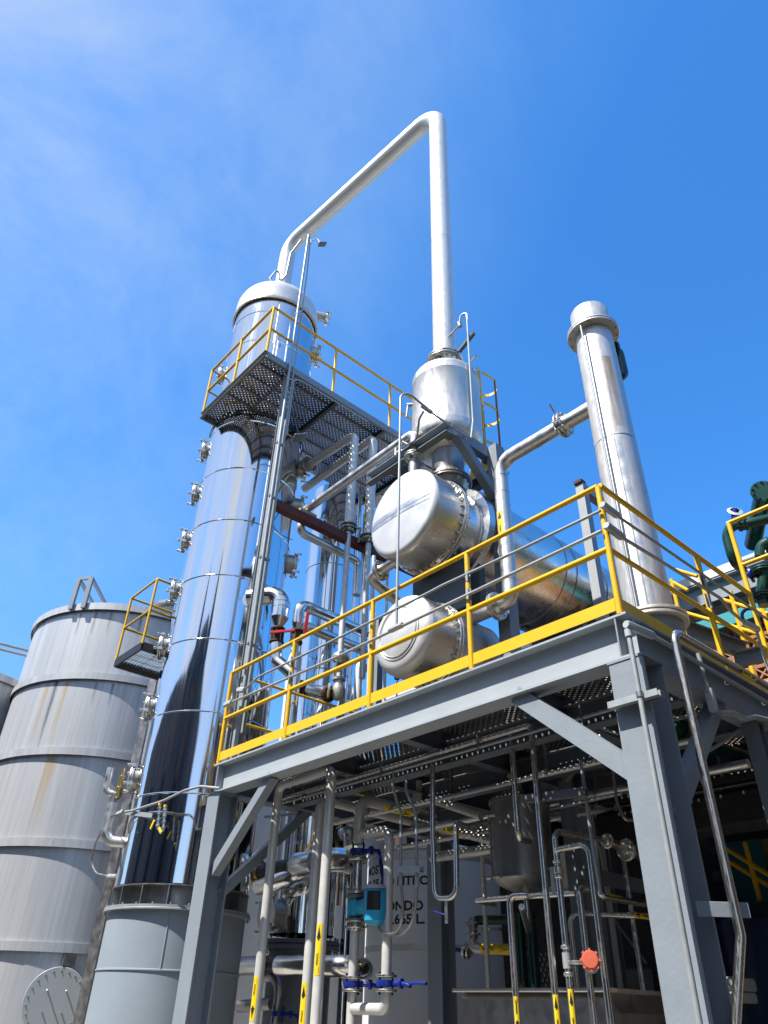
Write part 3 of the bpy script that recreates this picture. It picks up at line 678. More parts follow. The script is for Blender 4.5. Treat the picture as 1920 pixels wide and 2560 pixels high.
fp_ = thing('frame_post', 'square pale steel post with a rusty cut top just left of the stack', 'post', (6.6, 3.6, 3.93))
xy = (6.6, 3.878); zt_ = 7.154
obj('post', MB().bar((*xy, 3.93), (*xy, zt_), .11, .11, (1, 0, 0)), 'beam_paint', fp_)
obj('arm', MB().bar((xy[0]+.056, xy[1], zt_-.06), (xy[0]+.75, xy[1], zt_-.06), .10, .10), 'beam_paint', fp_)
obj('cut_end', MB().box((xy[0]-.03, xy[1], zt_+.02), (.10, .112, .04)), 'rusty_iron', fp_)
# ------------------------------------------------------------------ pipe along the brown beam, nozzle of the upper head
np_ = thing('transfer_pipe', 'steel pipe from the upper exchanger nozzle sloping back over the brown beam', 'pipe', (4.98, 5.22, 7.4))
obj('pipe', MB().tube([(4.98, 5.22, 7.52), (4.98, 5.22, 7.90), (4.95, 7.62, 7.82), (4.95, 7.64, 7.47), (6.15, 7.72, 7.50), (6.15, 7.72, 6.9)], .062, 20, .10), 'satin_steel', np_)
obj('flange', MB().flange((4.98, 5.22, 7.49), (0, 0, 1), .075, .135, .02, 8, .012, .011), 'flange_steel', np_)
vv = MB().tube([(4.92, 5.32, 7.62), (4.90, 5.40, 7.66), (4.88, 5.47, 7.64)], .02, 10); vv.tube([(4.88, 5.46, 7.60), (4.88, 5.46, 7.72)], .025, 10); obj('gauge_cock', vv, 'dark_steel', np_)
obj('strap', MB().box((4.955, 7.50, 7.735), (.30, .07, .06)), 'wood_pad', np_)
bb = thing('beam', 'red brown primed steel beam spanning behind the upper exchanger head', 'beam', (4.4, 7.5, 7.6))
obj('flange_plate', MB().channel((4.36, 7.50, 7.62), (7.3, 7.50, 7.64), .12, .14, .008, (0, 0, 1)), 'rust_primer', bb)
# pipe under the upper head nozzle with flange
dn = thing('drain_pipe', 'short steel drain pipe with a flange under the upper exchanger head', 'pipe', (4.95, 5.9, 5.6))
na = V((4.95, n2[1], n1[2]))
obj('flange', MB().flange(na, (0, 1, 0), .062, .125, .02, 8, .008, .011), 'flange_steel', dn)
obj('pipe', MB().tube([na+V((0, .03, 0)), na+V((0, .20, -.02)), na+V((.75, .22, -.24))], .062, 18, .10), 'satin_steel', dn)

# ------------------------------------------------------------------ caged ladder behind the drum
la = thing('caged_ladder', 'yellow caged ladder standing behind the upright drum', 'ladder', (6.3, 5.1, 6.9))
lx, ly = (6.25, 5.123); lt = 9.876
lx2, ly2 = lx+.08, ly+.30
for x_, y_ in ((lx, ly), (lx2, ly2)): obj('stringer', MB().bar((x_, y_, 6.4), (x_, y_, lt), .07, .02, (1, 0, 0)), 'yellow_paint', la)
for i in range(14): obj('rung', MB().tube([(lx, ly, 6.6+i*.28), (lx2, ly2, 6.6+i*.28)], .012, 6), 'yellow_paint', la)
for z in (lt-.12, lt-.75, lt-1.5, lt-2.2):
    mb = MB(); d = V((lx2-lx, ly2-ly, 0)).normalized(); n_ = V((d.y, -d.x, 0)); c = V(((lx+lx2)/2, (ly+ly2)/2, z))
    pts = [c-d*.155*math.cos(t)*1.6+n_*(.42*math.sin(t)) for t in [i*pi/14 for i in range(15)]]
    for p, q in zip(pts, pts[1:]): mb.bar(p, q, .006, .05)
    obj('cage_hoop', mb, 'yellow_paint', la)
cgs = MB()
for t in (.7, pi/2, 2.4):
    p = c-d*.155*math.cos(t)*1.6+n_*(.42*math.sin(t)); cgs.bar((p.x, p.y, lt-2.25), (p.x, p.y, lt-.1), .03, .006)
obj('cage_strip', cgs, 'rust_orange', la)

# ------------------------------------------------------------------ upper platform round the column
up = thing('access_platform', 'small perforated steel platform high on the mirror column', 'platform', (3.76, 7.39, 10.15))
X0, Y0, Z0, XE, YE = 3.76, 7.39, 10.16, 8.6, 9.42
hole = TR+.012
def ring_panel():
    mb = MB(); z = Z0+.10
    # plate with a round cut-out: polar strips joined to the outline
    n = 96; inner = []; outer = []
    for i in range(n+1):
        a = pi + (i/n)*pi if False else 2*pi*i/n
        c, s = math.cos(a), math.sin(a)
        ts = []
        if c > 1e-6: ts.append((5.75-TX)/c)
        if c < -1e-6: ts.append((X0-TX)/c)
        if s > 1e-6: ts.append((YE-TY)/s)
        if s < -1e-6: ts.append((Y0-TY)/s)
        t = min(q for q in ts if q > 0)
        inner.append((TX+c*hole, TY+s*hole, z)); outer.append((TX+c*max(t, hole), TY+s*max(t, hole), z))
    for i in range(n):
        if (V(outer[i])-V(inner[i])).length > .01 or (V(outer[i+1])-V(inner[i+1])).length > .01:
            mb.add([inner[i], inner[i+1], outer[i+1], outer[i]], [(0, 1, 2, 3)])
    mb.add([(5.75, Y0, z), (XE, Y0, z), (XE, YE, z), (5.75, YE, z)], [(0, 1, 2, 3)])
    return mb
obj('perforated_deck', ring_panel(), 'perforated_plate', up)
fz = MB()
obj('fascia', MB().channel((X0+.02, Y0-.001, Z0+.065), (X0+.02, YE, Z0+.065), .05, .13, .006), 'grey_paint', up)
obj('fascia', MB().channel((X0+.05, Y0+.02, Z0+.065), (XE, Y0+.02, Z0+.065), .05, .13, .006, (0, 0, 1)), 'grey_paint', up)
obj('fascia', MB().bar((X0+.045, YE-.02, Z0+.065), (TX-.62, YE-.02, Z0+.065), .04, .13), 'grey_paint', up)
jo = MB()
for y in (7.66, 7.98): jo.bar((X0+.045, y, Z0+.075), (5.2, y, Z0+.075), .02, .05)
for y in (8.3, 8.62): jo.bar((X0+.045, y, Z0+.075), (TX-math.sqrt(max(0, hole**2-(TY-y)**2))-.02 if TY-y < hole else 5.2, y, Z0+.075), .02, .05)
for y in (7.7, 8.02, 8.34, 8.66, 8.98): jo.bar((5.36, y, Z0+.075), (XE, y, Z0+.075), .02, .05)
obj('panel_rib', jo, 'dark_steel', up)
for x in (5.28, 6.35, 7.5): obj('joist', MB().channel((x, Y0+.05, Z0+.04), (x, YE if x > 5.8 else 8.55, Z0+.04), .06, .12, .008), 'dark_grey_paint', up)
obj('joist', MB().bar((4.3, Y0+.05, Z0+.055), (4.3, 8.7, Z0+.055), .03, .08), 'dark_grey_paint', up)
obj('collar', MB().lathe([(hole, .02), (hole+.012, .02), (hole+.012, .10), (hole, .10), (hole, .02)], (TX, TY, Z0), (0, 0, 1), 72), 'dark_grey_paint', up)
obj('support_post', MB().prism([(-.06, -.06), (.06, -.06), (.06, -.05), (-.05, -.05), (-.05, .06), (-.06, .06)], (4.30, 7.48, 3.93), (4.30, 7.48, 10.17), (0, -1, 0)), 'galvanised', up)
obj('support_post', MB().channel((4.262, 7.455, 3.93), (4.262, 7.455, 9.2), .05, .05, .004, (-1, 0, 0)), 'galvanised', up)
gu = thing('guardrail', 'yellow tube guardrail of the high platform on the mirror column', 'guardrail', (X0, Y0, 10.29))
HZ = 10.29
for z, nm in ((HZ+1.09, 'top_rail'), (HZ+.56, 'mid_rail')):
    obj(nm, MB().tube([(X0+.04, YE, z), (X0+.04, Y0+.03, z), (XE, Y0+.03, z)], .023, 10, .01), 'yellow_paint', gu)
    obj(nm, MB().tube([(X0+.04, YE, z-.001), (X0+.62, YE, z-.001)], .018, 10), 'yellow_paint', gu)
for x, y in ((X0+.04, YE), (X0+.04, 8.42), (X0+.04, Y0+.03), (5.15, Y0+.03), (6.45, Y0+.03), (7.6, Y0+.03)):
    obj('post', MB().tube([(x, y, Z0+.12), (x, y, HZ+1.085)], .024, 10), 'yellow_paint', gu)
# ------------------------------------------------------------------ light mast
ml = thing('light_mast', 'slender galvanised mast rising from the left end of the platform to a small floodlight', 'mast', (4.24, 7.37, 4.6))
mz_top = 13.748
obj('conduit', MB().tube([(4.22, 7.352, 4.55), (4.22, 7.352, mz_top)], .023, 12), 'galvanised', ml)
obj('conduit', MB().tube([(4.30, 7.352, 4.72), (4.30, 7.352, mz_top-1.1), (4.27, 7.352, mz_top-.1), (4.24, 7.38, mz_top+.08), (4.27, 7.30, mz_top-.25)], .013, 8, .05), 'galvanised', ml)
for z in (5.35, 6.6, 7.62, 8.6, 9.95, 11.5): obj('pipe_clip', MB().box((4.26, 7.365, z), (.15, .045, .03)), 'dark_steel', ml)
obj('floodlight', MB().bevel_bar((4.38, 7.20, mz_top-.28), (4.50, 7.16, mz_top-.21), .12, .035, .012, (.3, 0, -1)), 'dark_grey_paint', ml)
obj('yoke', MB().tube([(4.24, 7.36, mz_top-.14), (4.36, 7.24, mz_top-.10), (4.40, 7.18, mz_top-.27)], .009, 6), 'dark_steel', ml)
obj('conduit', MB().tube([(4.33, 7.352, 8.8), (4.33, 7.352, 10.02), (4.5, 7.352, 10.06), (5.9, 7.352, 10.06)], .014, 8, .12), 'galvanised', ml)
obj('floodlight', MB().bevel_bar((4.42, 7.30, 8.78), (4.60, 7.24, 8.86), .20, .05, .012, (.3, 0, -1)), 'dark_grey_paint', ml)

# ------------------------------------------------------------------ storage tanks on the left
def big_tank(name, label, c, R, rings, ztop):
    t = thing(name, label, 'tank', (c[0], c[1], 0), 'brushed steel storage tanks at the left edge')
    obj('shell', MB().lathe([(R, 0)]+[(R, z) for z in sorted(rings)]+[(R, ztop)], (*c, 0), seg=144), 'tank_steel', t)
    obj('roof', MB().lathe([(R+.02, ztop), (R*.5, ztop+.25), (0, ztop+.35)], (*c, 0), seg=96), 'tank_steel', t)
    for z in rings:
        obj('stiffener_ring', MB().lathe([(R, z), (R+.055, z), (R+.055, z-.125), (R+.048, z-.125), (R+.048, z-.01), (R, z-.01)], (*c, 0), seg=144), 'tank_steel', t)
    obj('rim_ring', MB().lathe([(R, ztop+.01), (R+.065, ztop+.01), (R+.065, ztop-.13), (R+.055, ztop-.13), (R+.055, ztop-.02), (R, ztop-.02)], (*c, 0), seg=144), 'tank_steel', t)
    return t
tc1 = (15.5*math.cos(rad(69)), 15.5*math.sin(rad(69))); R1 = 2.03
t1 = big_tank('storage_tank', 'large banded steel tank with a bolted manhole, right behind the mirror column', tc1, R1, (6.58, 5.235, 3.80, 2.385), 7.97)
def on_tank(a, z, d=0.): return V((tc1[0]+math.cos(a)*(R1+d), tc1[1]+math.sin(a)*(R1+d), z))
ma = rad(-110.2); mz = 1.665; u = V((math.cos(ma), math.sin(ma), 0))
mh = MB().lathe([(.36, -.12), (.36, .03)], on_tank(ma, mz), u, 48); obj('manhole', mh, 'tank_steel', t1)
cv = MB().disc(on_tank(ma, mz, .02), u, .42, .025, 64); cv.disc(on_tank(ma, mz, .048), u, .42, .03, 64); cv.bolts(on_tank(ma, mz, .050), u, .375, 22, .015, .075)
mo = obj('manhole_cover', cv, 'box_grey', t1)
tn = V((-u.y, u.x, 0))
for s in (-.13, .13):
    p = on_tank(ma, mz+.13, .075)+tn*s; obj('handle', MB().tube([p, p+u*.07, p+u*.07+V((0, 0, -.02))], .011, 8, .02), 'cream_steel', mo)
    p = on_tank(ma, mz-.13, .075)+tn*s; obj('handle', MB().tube([p, p+u*.05], .011, 8), 'cream_steel', mo)
pd = MB(); n = 56; rr = [.34, .42, .50, .58, .66]
for q, off in [(r, .006) for r in rr]+[(.66, -.003)]:
    pd.v += [on_tank(ma+q/R1*math.cos(2*pi*i/n), mz+q*1.05*math.sin(2*pi*i/n), off) for i in range(n)]
pd.f = [(k*n+i, k*n+(i+1) % n, (k+1)*n+(i+1) % n, (k+1)*n+i) for k in range(len(rr)) for i in range(n)]
obj('reinforcing_pad', pd, 'tank_steel', t1)
np2 = MB().span(on_tank(rad(-108.5), 0, 0)-V((.09, .06, -2.10)), on_tank(rad(-108.5), 0, 0)+V((.09, .06, 2.25))); obj('name_plate', np2, 'dark_steel', t1)
def streak(a, z0, z1, wd, mat):
    mb = MB(); mb.uv = []; n, k = 14, 4
    for i in range(n+1):
        for j in range(k+1):
            z = z0+(z1-z0)*i/n; aa = a+(j/k-.5)*wd/R1
            mb.v.append(on_tank(aa, z, .0015)); mb.uv.append((j/k, 1-i/n*.92))
    mb.f = [(i*(k+1)+j, i*(k+1)+j+1, (i+1)*(k+1)+j+1, (i+1)*(k+1)+j) for i in range(n) for j in range(k)]
    obj('stain', mb, mat, t1)
streak(rad(-141.5), 6.42, 5.26, .13, 'rust_streak'); streak(rad(-153), 6.40, 5.26, .12, 'rust_streak'); streak(rad(-147.5), 6.44, 5.24, .10, 'soot_streak'); streak(rad(-147.5), 6.44, 5.24, .06, 'soot_streak')
streak(rad(-138), 5.08, 3.9, .22, 'rust_streak')
for a, z in ((-128, 7.8), (-120, 7.8), (-136, 7.8), (-145, 7.8), (-112, 7.82), (-126, 6.42), (-118, 6.42)): streak(rad(a), z, z-.45, .06, 'soot_streak')
ff = MB()
fa = [rad(-150.5), rad(-143.0)]
tops = []
for a in fa:
    b = on_tank(a, 7.86, .095); tops.append(b+V((0, 0, .66))); ff.bar(b, b+V((0, 0, .66)), .09, .05, (math.cos(a), math.sin(a), 0))
ff.bar(tops[0], tops[1], .05, .05)
for b in tops: ff.bar(b, b+V((1.15, 1.5, 0)), .06, .05); ff.bar(b+V((1.15, 1.5, 0)), b+V((1.15, 1.5, -.66)), .05, .05)
obj('ladder_head', ff, 'grey_paint', t1)
obj('roof_nozzle', MB().lathe([(.38, 7.95), (.38, 8.35), (.46, 8.36), (.46, 8.41), (.42, 8.44), (0, 8.52)], (tc1[0]+.05, tc1[1]-1.35, 0), seg=40), 'dark_steel', t1)
c2 = (17.6*math.cos(rad(81)), 17.6*math.sin(rad(81)))
t2 = big_tank('storage_tank', 'second banded steel tank cut off by the left picture edge', c2, 2.1, (5.42, 4.0, 2.5), 6.98)
ff = MB()
for s in (-.3, .2):
    b = V((c2[0]-1.2, c2[1]-1.75+s*.6, 7.55)); ff.tube([b+V((0, 0, -.7)), b, b+V((2.2, -.2, .02))], .03, 8)
obj('handrail', ff, 'galvanised', t2)
# ------------------------------------------------------------------ gallery between tank and column
ga_ = thing('tank_gallery', 'small dark grating landing with yellow rails between the banded tank and mirror column', 'landing', (3.86, 9.8, 5.95))
gx0, gx1, gy0, gy1, gz = 3.85, 5.0, 9.84, 10.74, 6.06
fr_ = MB().bar((gx0, gy0, gz-.06), (gx0, gy1, gz-.06), .03, .13); obj('edge_plate', fr_, 'black_rubber', ga_)
obj('edge_plate', MB().bar((gx0+.016, gy1, gz-.061), (gx1, gy1, gz-.061), .03, .13), 'black_rubber', ga_)
obj('edge_plate', MB().bar((gx0+.016, gy0, gz-.061), (4.2, gy0, gz-.061), .03, .13), 'black_rubber', ga_)
gg = MB()
for i in range(22): gg.bar((gx0+.06+i*.05, gy0+.02, gz-.03), (gx0+.06+i*.05, gy1-.02, gz-.03), .007, .045)
for y in (10.05, 10.3, 10.52): gg.bar((gx0+.02, y, gz-.02), (gx1-.02, y, gz-.02), .012, .02)
obj('grating', gg, 'flange_steel', ga_)
for z, nm in ((gz+1.07, 'top_rail'), (gz+.53, 'mid_rail')):
    obj(nm, MB().tube([(4.35, gy0, z), (gx0, gy0, z), (gx0, gy1, z), (gx1, gy1, z)], .019, 10, .02), 'yellow_paint', ga_)
for y in (gy0, gy1): obj('post', MB().tube([(gx0, y, gz-.02), (gx0, y, gz+1.06)], .0205, 10), 'yellow_paint', ga_)
vx, vy = (3.95, 9.41)
pr_ = thing('cable_duct', 'narrow grey upright duct with a brown pipe between the banded tank and mirror column', 'duct', (4.5, 10.6, 0))
p0 = (4.62, 10.921)
obj('duct', MB().channel((p0[0], p0[1], 0), (p0[0], p0[1], 6.0), .16, .10, .008, (-.9, -.4, 0)), 'dark_steel', pr_)
p1 = (4.5, 10.424)
obj('pipe', MB().tube([(p1[0], p1[1], 0), (p1[0], p1[1], 5.9)], .022, 10), 'rust_primer', pr_)
p2 = (4.6, 11.029)
obj('pipe', MB().tube([(p2[0], p2[1], 0), (p2[0], p2[1], 6.0)], .014, 8), 'cream_steel', pr_)
# relief line on the left of the column
ul = V((math.cos(LA), math.sin(LA), 0)); TT = V((TX, TY, 0))
def L_(s, z): return TT+ul*(TR+s)+V((0, 0, z))
zq = 3.348
rl = thing('relief_line', 'bare steel elbow line with a safety valve low on the left of the mirror column', 'pipe', L_(.2, zq))
obj('pipe', MB().tube([L_(-.03, zq), L_(.24, zq), L_(.24, zq+.46)], .065, 18, .15), 'satin_steel', rl)
obj('pipe', MB().tube([L_(.24, zq+.44), L_(.245, zq+.62)], .043, 16), 'dark_steel', rl)
obj('valve', MB().lathe([(0, .40), (.02, .40), (.02, .30), (.035, .29), (.035, .15), (.05, .14), (.05, .02), (.035, 0)], L_(.20, zq+.52), (0, 0, 1), 16), 'brass', rl)
obj('pipe', MB().tube([L_(.22, zq+.58), L_(.36, zq+.58), L_(.37, zq+.90)], .045, 16, .08), 'satin_steel', rl)
# conduit to the gauges
gc = thing('conduit', 'bent grey conduit with a drooping flexible hose crossing low in front of the mirror column', 'conduit', (4.1, 8.6, 3.2))
cp = [(4.12, 7.388, 3.612), (4.1, 7.798, 3.698), (4.08, 8.119, 3.705), (4.03, 8.524, 3.644), (3.98, 9.228, 3.628), (3.95, 9.382, 3.631)]
obj('tube', MB().tube(cp, .015, 10, .25), 'galvanised', gc)
jx = (3.95, 9.432, 3.642); jb = (3.96, 9.837, 3.642)
obj('junction_box', MB().bevel_bar(jx, (3.95, 9.606, 3.636), .05, .05, .012), 'box_grey', gc)
obj('flexible_hose', MB().tube([(3.95, 9.606, 3.636), jb, (4.0, 10.029, 3.619), (4.1, 10.479, 3.423), (4.15, 10.614, 3.197), (4.2, 10.462, 3.058), (4.2, 10.016, 2.981)], .013, 8, .22), 'dark_steel', gc)
obj('fitting', MB().tube([(4.2, 10.038, 2.98), (4.25, 9.754, 2.96)], .035, 12), 'galvanised', gc)
obj('bracket', MB().channel((4.02, 9.495, 3.65), (4.02, 8.695, 3.498), .04, .05, .004), 'galvanised', gc)
wl_ = MB(); q0 = V((4.0, 9.234, 3.455))
wl_.tube([q0+V((0, .075*math.cos(t), .075*math.sin(t))) for t in [i*.45 for i in range(29)]], .005, 6, .01); wl_.tube([q0+V((0, -.06, .02)), (4.02, 8.865, 3.567)], .004, 6); obj('coiled_cable', wl_, 'black_rubber', gc)
gv_ = thing('gauge_valves', 'pair of small steel gauge cocks with yellow lever handles on the mirror column', 'valve', (4.02, 8.492, 3.342))
for xx, k in ((1035, 0), (1070, 12)):
    a_, b_ = V((4.03, 8.602, 3.6)), V((4.03, 8.545, 3.334)); off = V((4.03, 8.449, 3.556))-a_ if k else V((0, 0, 0))
    mb = MB().tube([a_+off, b_+off], .014, 8)
    for t in (.05, .3, .55, .8): mb.tube([(a_+off).lerp(b_+off, t), (a_+off).lerp(b_+off, t+.1)], .024, 8)
    obj('cock', mb, 'flange_steel', gv_)
    obj('cap', MB().tube([a_+off, a_+off+V((0, 0, .03))], .022, 8), 'sticker_yellow', gv_)
h0 = V((4.0, 8.607, 3.431)); obj('lever', MB().bar(h0, (4.0, 8.665, 3.345), .03, .012, (-1, 0, 0)), 'sticker_yellow', gv_)
h0 = V((4.0, 8.364, 3.264)); obj('lever', MB().bar(h0, (4.0, 8.446, 3.325), .03, .012, (-1, 0, 0)), 'sticker_yellow', gv_)

# ------------------------------------------------------------------ further mirror columns and pipes behind
C2 = (7.05, 9.68)
cl2 = thing('distillation_column', 'slimmer mirror column standing under the high platform behind the pipework', 'column', (*C2, 0))
r2 = 11.97*math.sin(rad(2.2)); zb2 = 2.4
obj('shell', MB().lathe([(r2, zb2+.12), (r2, 10.25)], (*C2, 0), seg=72), 'mirror_steel', cl2)
for z in (3.3, 4.32, 5.35, 6.37, 7.4, 8.42, 9.45): obj('cladding_band', MB().lathe([(r2, z-.01), (r2+.008, z), (r2, z+.01)], (*C2, 0), seg=64), 'dark_steel', cl2)
fl = MB().disc((*C2, zb2), (0, 0, 1), r2+.09, .05, 48); fl.disc((*C2, zb2-.06), (0, 0, 1), r2+.09, .05, 48); fl.bolts((*C2, zb2-.005), (0, 0, 1), r2+.06, 24, .016, .2); obj('base_flange', fl, 'dark_grey_paint', cl2)
obj('skirt', MB().lathe([(r2-.02, 0), (r2-.02, zb2-.06)], (*C2, 0), seg=48), 'dark_grey_paint', cl2)
manway(2.75, rad(176), L=.12, r=.20, base=r2, parent=cl2, c=C2)
cr = thing('cross_pipe', 'mirror clad pipe with a bright cone leaving the slimmer column under the deck', 'pipe', (6.3, 8.5, 3.0))
a_ = V((6.3, 9.835, 3.259)); b_ = V((6.3, 9.089, 3.271)); c_ = V((6.3, 8.465, 3.262))
ra = MB().tube([b_.lerp(c_, .15), b_.lerp(c_, .35), c_], [.10, .15, .15], 24); ra.tube([c_, c_+V((.25, -.16, .05)), c_+V((.5, -.05, .05))], .15, 24, .2); obj('cladding', ra, 'mirror_pipe', cr)
obj('pipe', MB().tube([a_, b_.lerp(c_, .2)], .10, 20), 'black_rubber', cr)
obj('flange', MB().flange(a_, c_-a_, .10, .17, .03, 10), 'brass', cr)
e_ = V((6.35, 8.987, 3.16)); ra = MB().tube([e_+V((.2, -.1, .15)), e_, (6.3, 9.403, 3.101), (6.3, 9.757, 3.076)], .12, 20, .2); obj('elbow', ra, 'mirror_pipe', cr)
lo = thing('cross_pipe', 'long mirror clad pipe running low behind the white vinasse pipes', 'pipe', (6.3, 8.0, 1.9))
a_ = V((6.3, 10.188, 2.126)); b_ = V((6.3, 9.077, 2.113)); c_ = V((6.3, 7.78, 2.08))
obj('cladding', MB().tube([a_, a_.lerp(b_, .75)], .115, 24), 'mirror_pipe', lo)
obj('cladding', MB().tube([b_, b_.lerp(c_, .08), b_.lerp(c_, .13), c_, c_+V((.25, -.06, -.01)), c_+V((.55, .25, -.01))], .115, 24, .2, arc=5), 'mirror_pipe', lo)
obj('pipe', MB().tube([a_, c_], .05, 12), 'black_rubber', lo)
# slim pipes between the columns
SP = [((7.6, 9.365), 0, 9.9, .075, 'mirror_steel', 'mirror clad pipe upright right of the slimmer mirror column'),
      ((6.2, 8.36), 3.93, 8.6, .022, 'galvanised', 'thin grey conduit upright in front of the slimmer mirror column'),
      ((6.9, 8.703), 3.93, 9.9, .035, 'mirror_pipe', 'thin bright tube upright beside the slimmer mirror column')]
for (x, y), z0, z1, r, m, l in SP:
    p = thing('upright_pipe', l, 'pipe', (x, y, z0)); obj('pipe', MB().tube([(x, y, z0), (x, y, z1)], r, 20), m, p)
for k, (xy, z0, z1, r, m, l) in enumerate((((7.4, 9.767), 3.93, 9.3, .05, 'mirror_pipe', 'bright insulated tube upright just left of the thin grey conduit'), ((6.6, 8.985), 3.93, 8.4, .014, 'galvanised', 'thinnest grey conduit upright against the slimmer mirror column'), ((7.9, 10.104), 3.0, 9.9, .16, 'mirror_steel', 'third mirror clad upright pipe under the high platform'), ((5.9, 7.046), 3.93, 7.2, .03, 'grey_pipe', 'thin grey upright pipe left of the white exchanger heads'), ((6.6, 7.529), 3.93, 7.4, .025, 'grey_pipe', 'thin grey upright pipe seen between the two exchanger heads'))):
    p = thing('upright_pipe', l, 'pipe', (*xy, z0)); obj('pipe', MB().tube([(*xy, z0), (*xy, z1)], r, 20), m, p)
    for q in (.3, .62): obj('band', MB().lathe([(r, -.012), (r+.006, -.008), (r+.006, .008), (r, .012)], (*xy, z0+(z1-z0)*q), (0, 0, 1), 16), 'dark_steel', p)
def hang(x, y, zt, zv, yb, xb, r, label, zend, lab=None):
    p = thing('hanging_pipe', label, 'pipe', (x, y, zv))
    obj('pipe', MB().tube([(xb, yb, zt), (x, y, zt), (x, y, zv+.05)], r, 18, .12), 'grey_pipe', p)
    obj('pipe', MB().tube([(x, y, zv-.05), (x, y, zend)], r*.6, 14), 'grey_pipe', p)
    obj('flange', MB().flange((x, y, zv), (0, 0, 1), r, r*1.75, .022, 8, .045), 'dark_steel', p)
    vb = MB().disc((x, y, zv-.018), (0, 0, 1), r*1.3, .036, 24); vb.bar((x, y, zv), (x+.16, y-.12, zv), .03, .03); vb.bar((x+.15, y-.11, zv+.02), (x+.17, y-.05, zv-.22), .035, .012); obj('butterfly_valve', vb, 'box_grey', p)
    return p
xa, ya = (5.72, 7.468)
h1 = hang(xa, ya, 9.72, 7.827, 8.62, xa-.08, .075, 'grey pipe with a butterfly valve hanging from the high platform, nearer the mirror column', 5.2)
xa, ya = (6.0, 7.31)
h2 = hang(xa, ya, 9.72, 7.675, 9.3, xa+.02, .075, 'grey pipe with a butterfly valve hanging close left of the white head', 5.4)
obj('flange', MB().flange(V((5.64, 8.66, 9.72)), (0, 1, 0), .08, .15, .025, 8), 'dark_steel', h1)
pipe_label(h2, (xa-.01, ya, 8.2), (0, 0, 1), .075, (-1, .6, 0), 'FLEMA', .5, .075, 1)
# chrome insulated lines with red levers on the deck
def lever_valve(name, label, c, ax, r, hd, parent=None, lever='valve_red', body='rusty_iron'):
    c = V(c); ax = V(ax).normalized(); v = thing(name, label, 'valve', c)
    f = MB().disc(c+ax*.085, ax, r*1.6, .03, 24); f.disc(c-ax*.115, ax, r*1.6, .03, 24); f.lathe([(r*.95, -.1), (r*1.2, -.03), (r*1.2, .03), (r*.95, .1)], c, ax, 20)
    f.bolts(c, ax, r*1.38, 8, .011, .24); obj('body', f, body, v)
    hd = V(hd).normalized(); sd_ = (hd.cross(ax)).normalized(); b = c+sd_*r*1.1
    obj('stem', MB().tube([c, c+sd_*r*1.9], .02, 10), 'galvanised', v)
    s0 = c+sd_*r*1.9
    obj('lever', MB().bevel_bar(s0-hd*.06, s0+hd*.30, .045, .022, .008, sd_), lever, v)
    return v
K1 = (5.074, 8.12); z1t = 6.663; z1b = 6.168
i1 = thing('clad_pipe', 'fat mirror clad elbow bending out of the mirror column above a red lever valve', 'pipe', (K1[0], K1[1], z1b))
obj('cladding', MB().tube([(K1[0]-.30, K1[1]+.42, z1t-.02), (K1[0], K1[1], z1t+.0), (K1[0], K1[1], z1b+.10)], .132, 24, .20, arc=6), 'mirror_pipe', i1, smooth=12)
obj('cone', MB().lathe([(.132, .10), (.06, -.03)], (K1[0], K1[1], z1b), (0, 0, 1), 24), 'mirror_pipe', i1)
for z in (z1t-.24, z1b+.34): obj('cladding_band', MB().lathe([(.133, -.004), (.137, 0), (.133, .004)], (K1[0], K1[1], z), seg=24), 'dark_steel', i1)
lever_valve('lever_valve', 'rusty flanged valve with a red lever under the fat mirror elbow', (K1[0], K1[1], z1b-.17), (0, 0, 1), .065, (.55, -.8, 0))
i1b = thing('clad_pipe', 'mirror clad pipe slanting down below the left red lever valve', 'pipe', (K1[0]+.05, K1[1]-.1, 4.6))
obj('cladding', MB().tube([(K1[0], K1[1], z1b-.30), (K1[0]+.02, K1[1]-.03, z1b-.55), (K1[0]+.16, K1[1]-.30, z1b-.80), (K1[0]+.16, K1[1]-.30, 3.95)], .085, 20, .1, arc=5), 'mirror_pipe', i1b, smooth=12)
K2 = (5.262, 7.92); z2t = 6.522; z2b = 6.095
i2 = thing('clad_pipe', 'mirror clad pipe with an elbow running right with yellow arrow marker', 'pipe', (K2[0], K2[1], z2b))
obj('cladding', MB().tube([(7.3, K2[1]+.05, z2t-.05), (K2[0], K2[1], z2t-.02), (K2[0], K2[1], z2b+.08)], .082, 24, .14, arc=6), 'mirror_pipe', i2, smooth=12)
obj('cone', MB().lathe([(.082, .08), (.048, -.02)], (K2[0], K2[1], z2b), (0, 0, 1), 24), 'mirror_pipe', i2)
pipe_label(i2, (6.05, K2[1]+.03, z2t-.03), (1, 0, 0), .083, (-.3, -1, -.1), 'VAPOR', .62, .11, 1)
i3 = thing('clad_pipe', 'lower of the parallel mirror clad pipes behind the guardrail', 'pipe', (5.4, 8.0, z2t-.4))
obj('cladding', MB().tube([(7.3, 7.98, z2t-.34), (5.42, 7.98, z2t-.30)], .075, 24), 'mirror_pipe', i3)
lever_valve('lever_valve', 'rusty flanged valve with an upright red lever under the mirror pipe elbow', (K2[0], K2[1], z2b-.16), (0, 0, 1), .058, (.15, -.1, 1)) if False else None
v2 = thing('lever_valve', 'rusty flanged valve with its red lever standing upright beside the mirror elbow', 'valve', (K2[0], K2[1], z2b-.3))
f = MB()
for dz in (-.05, -.22): f.disc((K2[0], K2[1], z2b+dz), (0, 0, 1), .098, .028, 24)
f.lathe([(.06, -.22), (.075, -.14), (.06, -.04)], (K2[0], K2[1], z2b), (0, 0, 1), 20); f.bolts((K2[0], K2[1], z2b-.12), (0, 0, 1), .082, 8, .010, .22); obj('body', f, 'rusty_iron', v2)
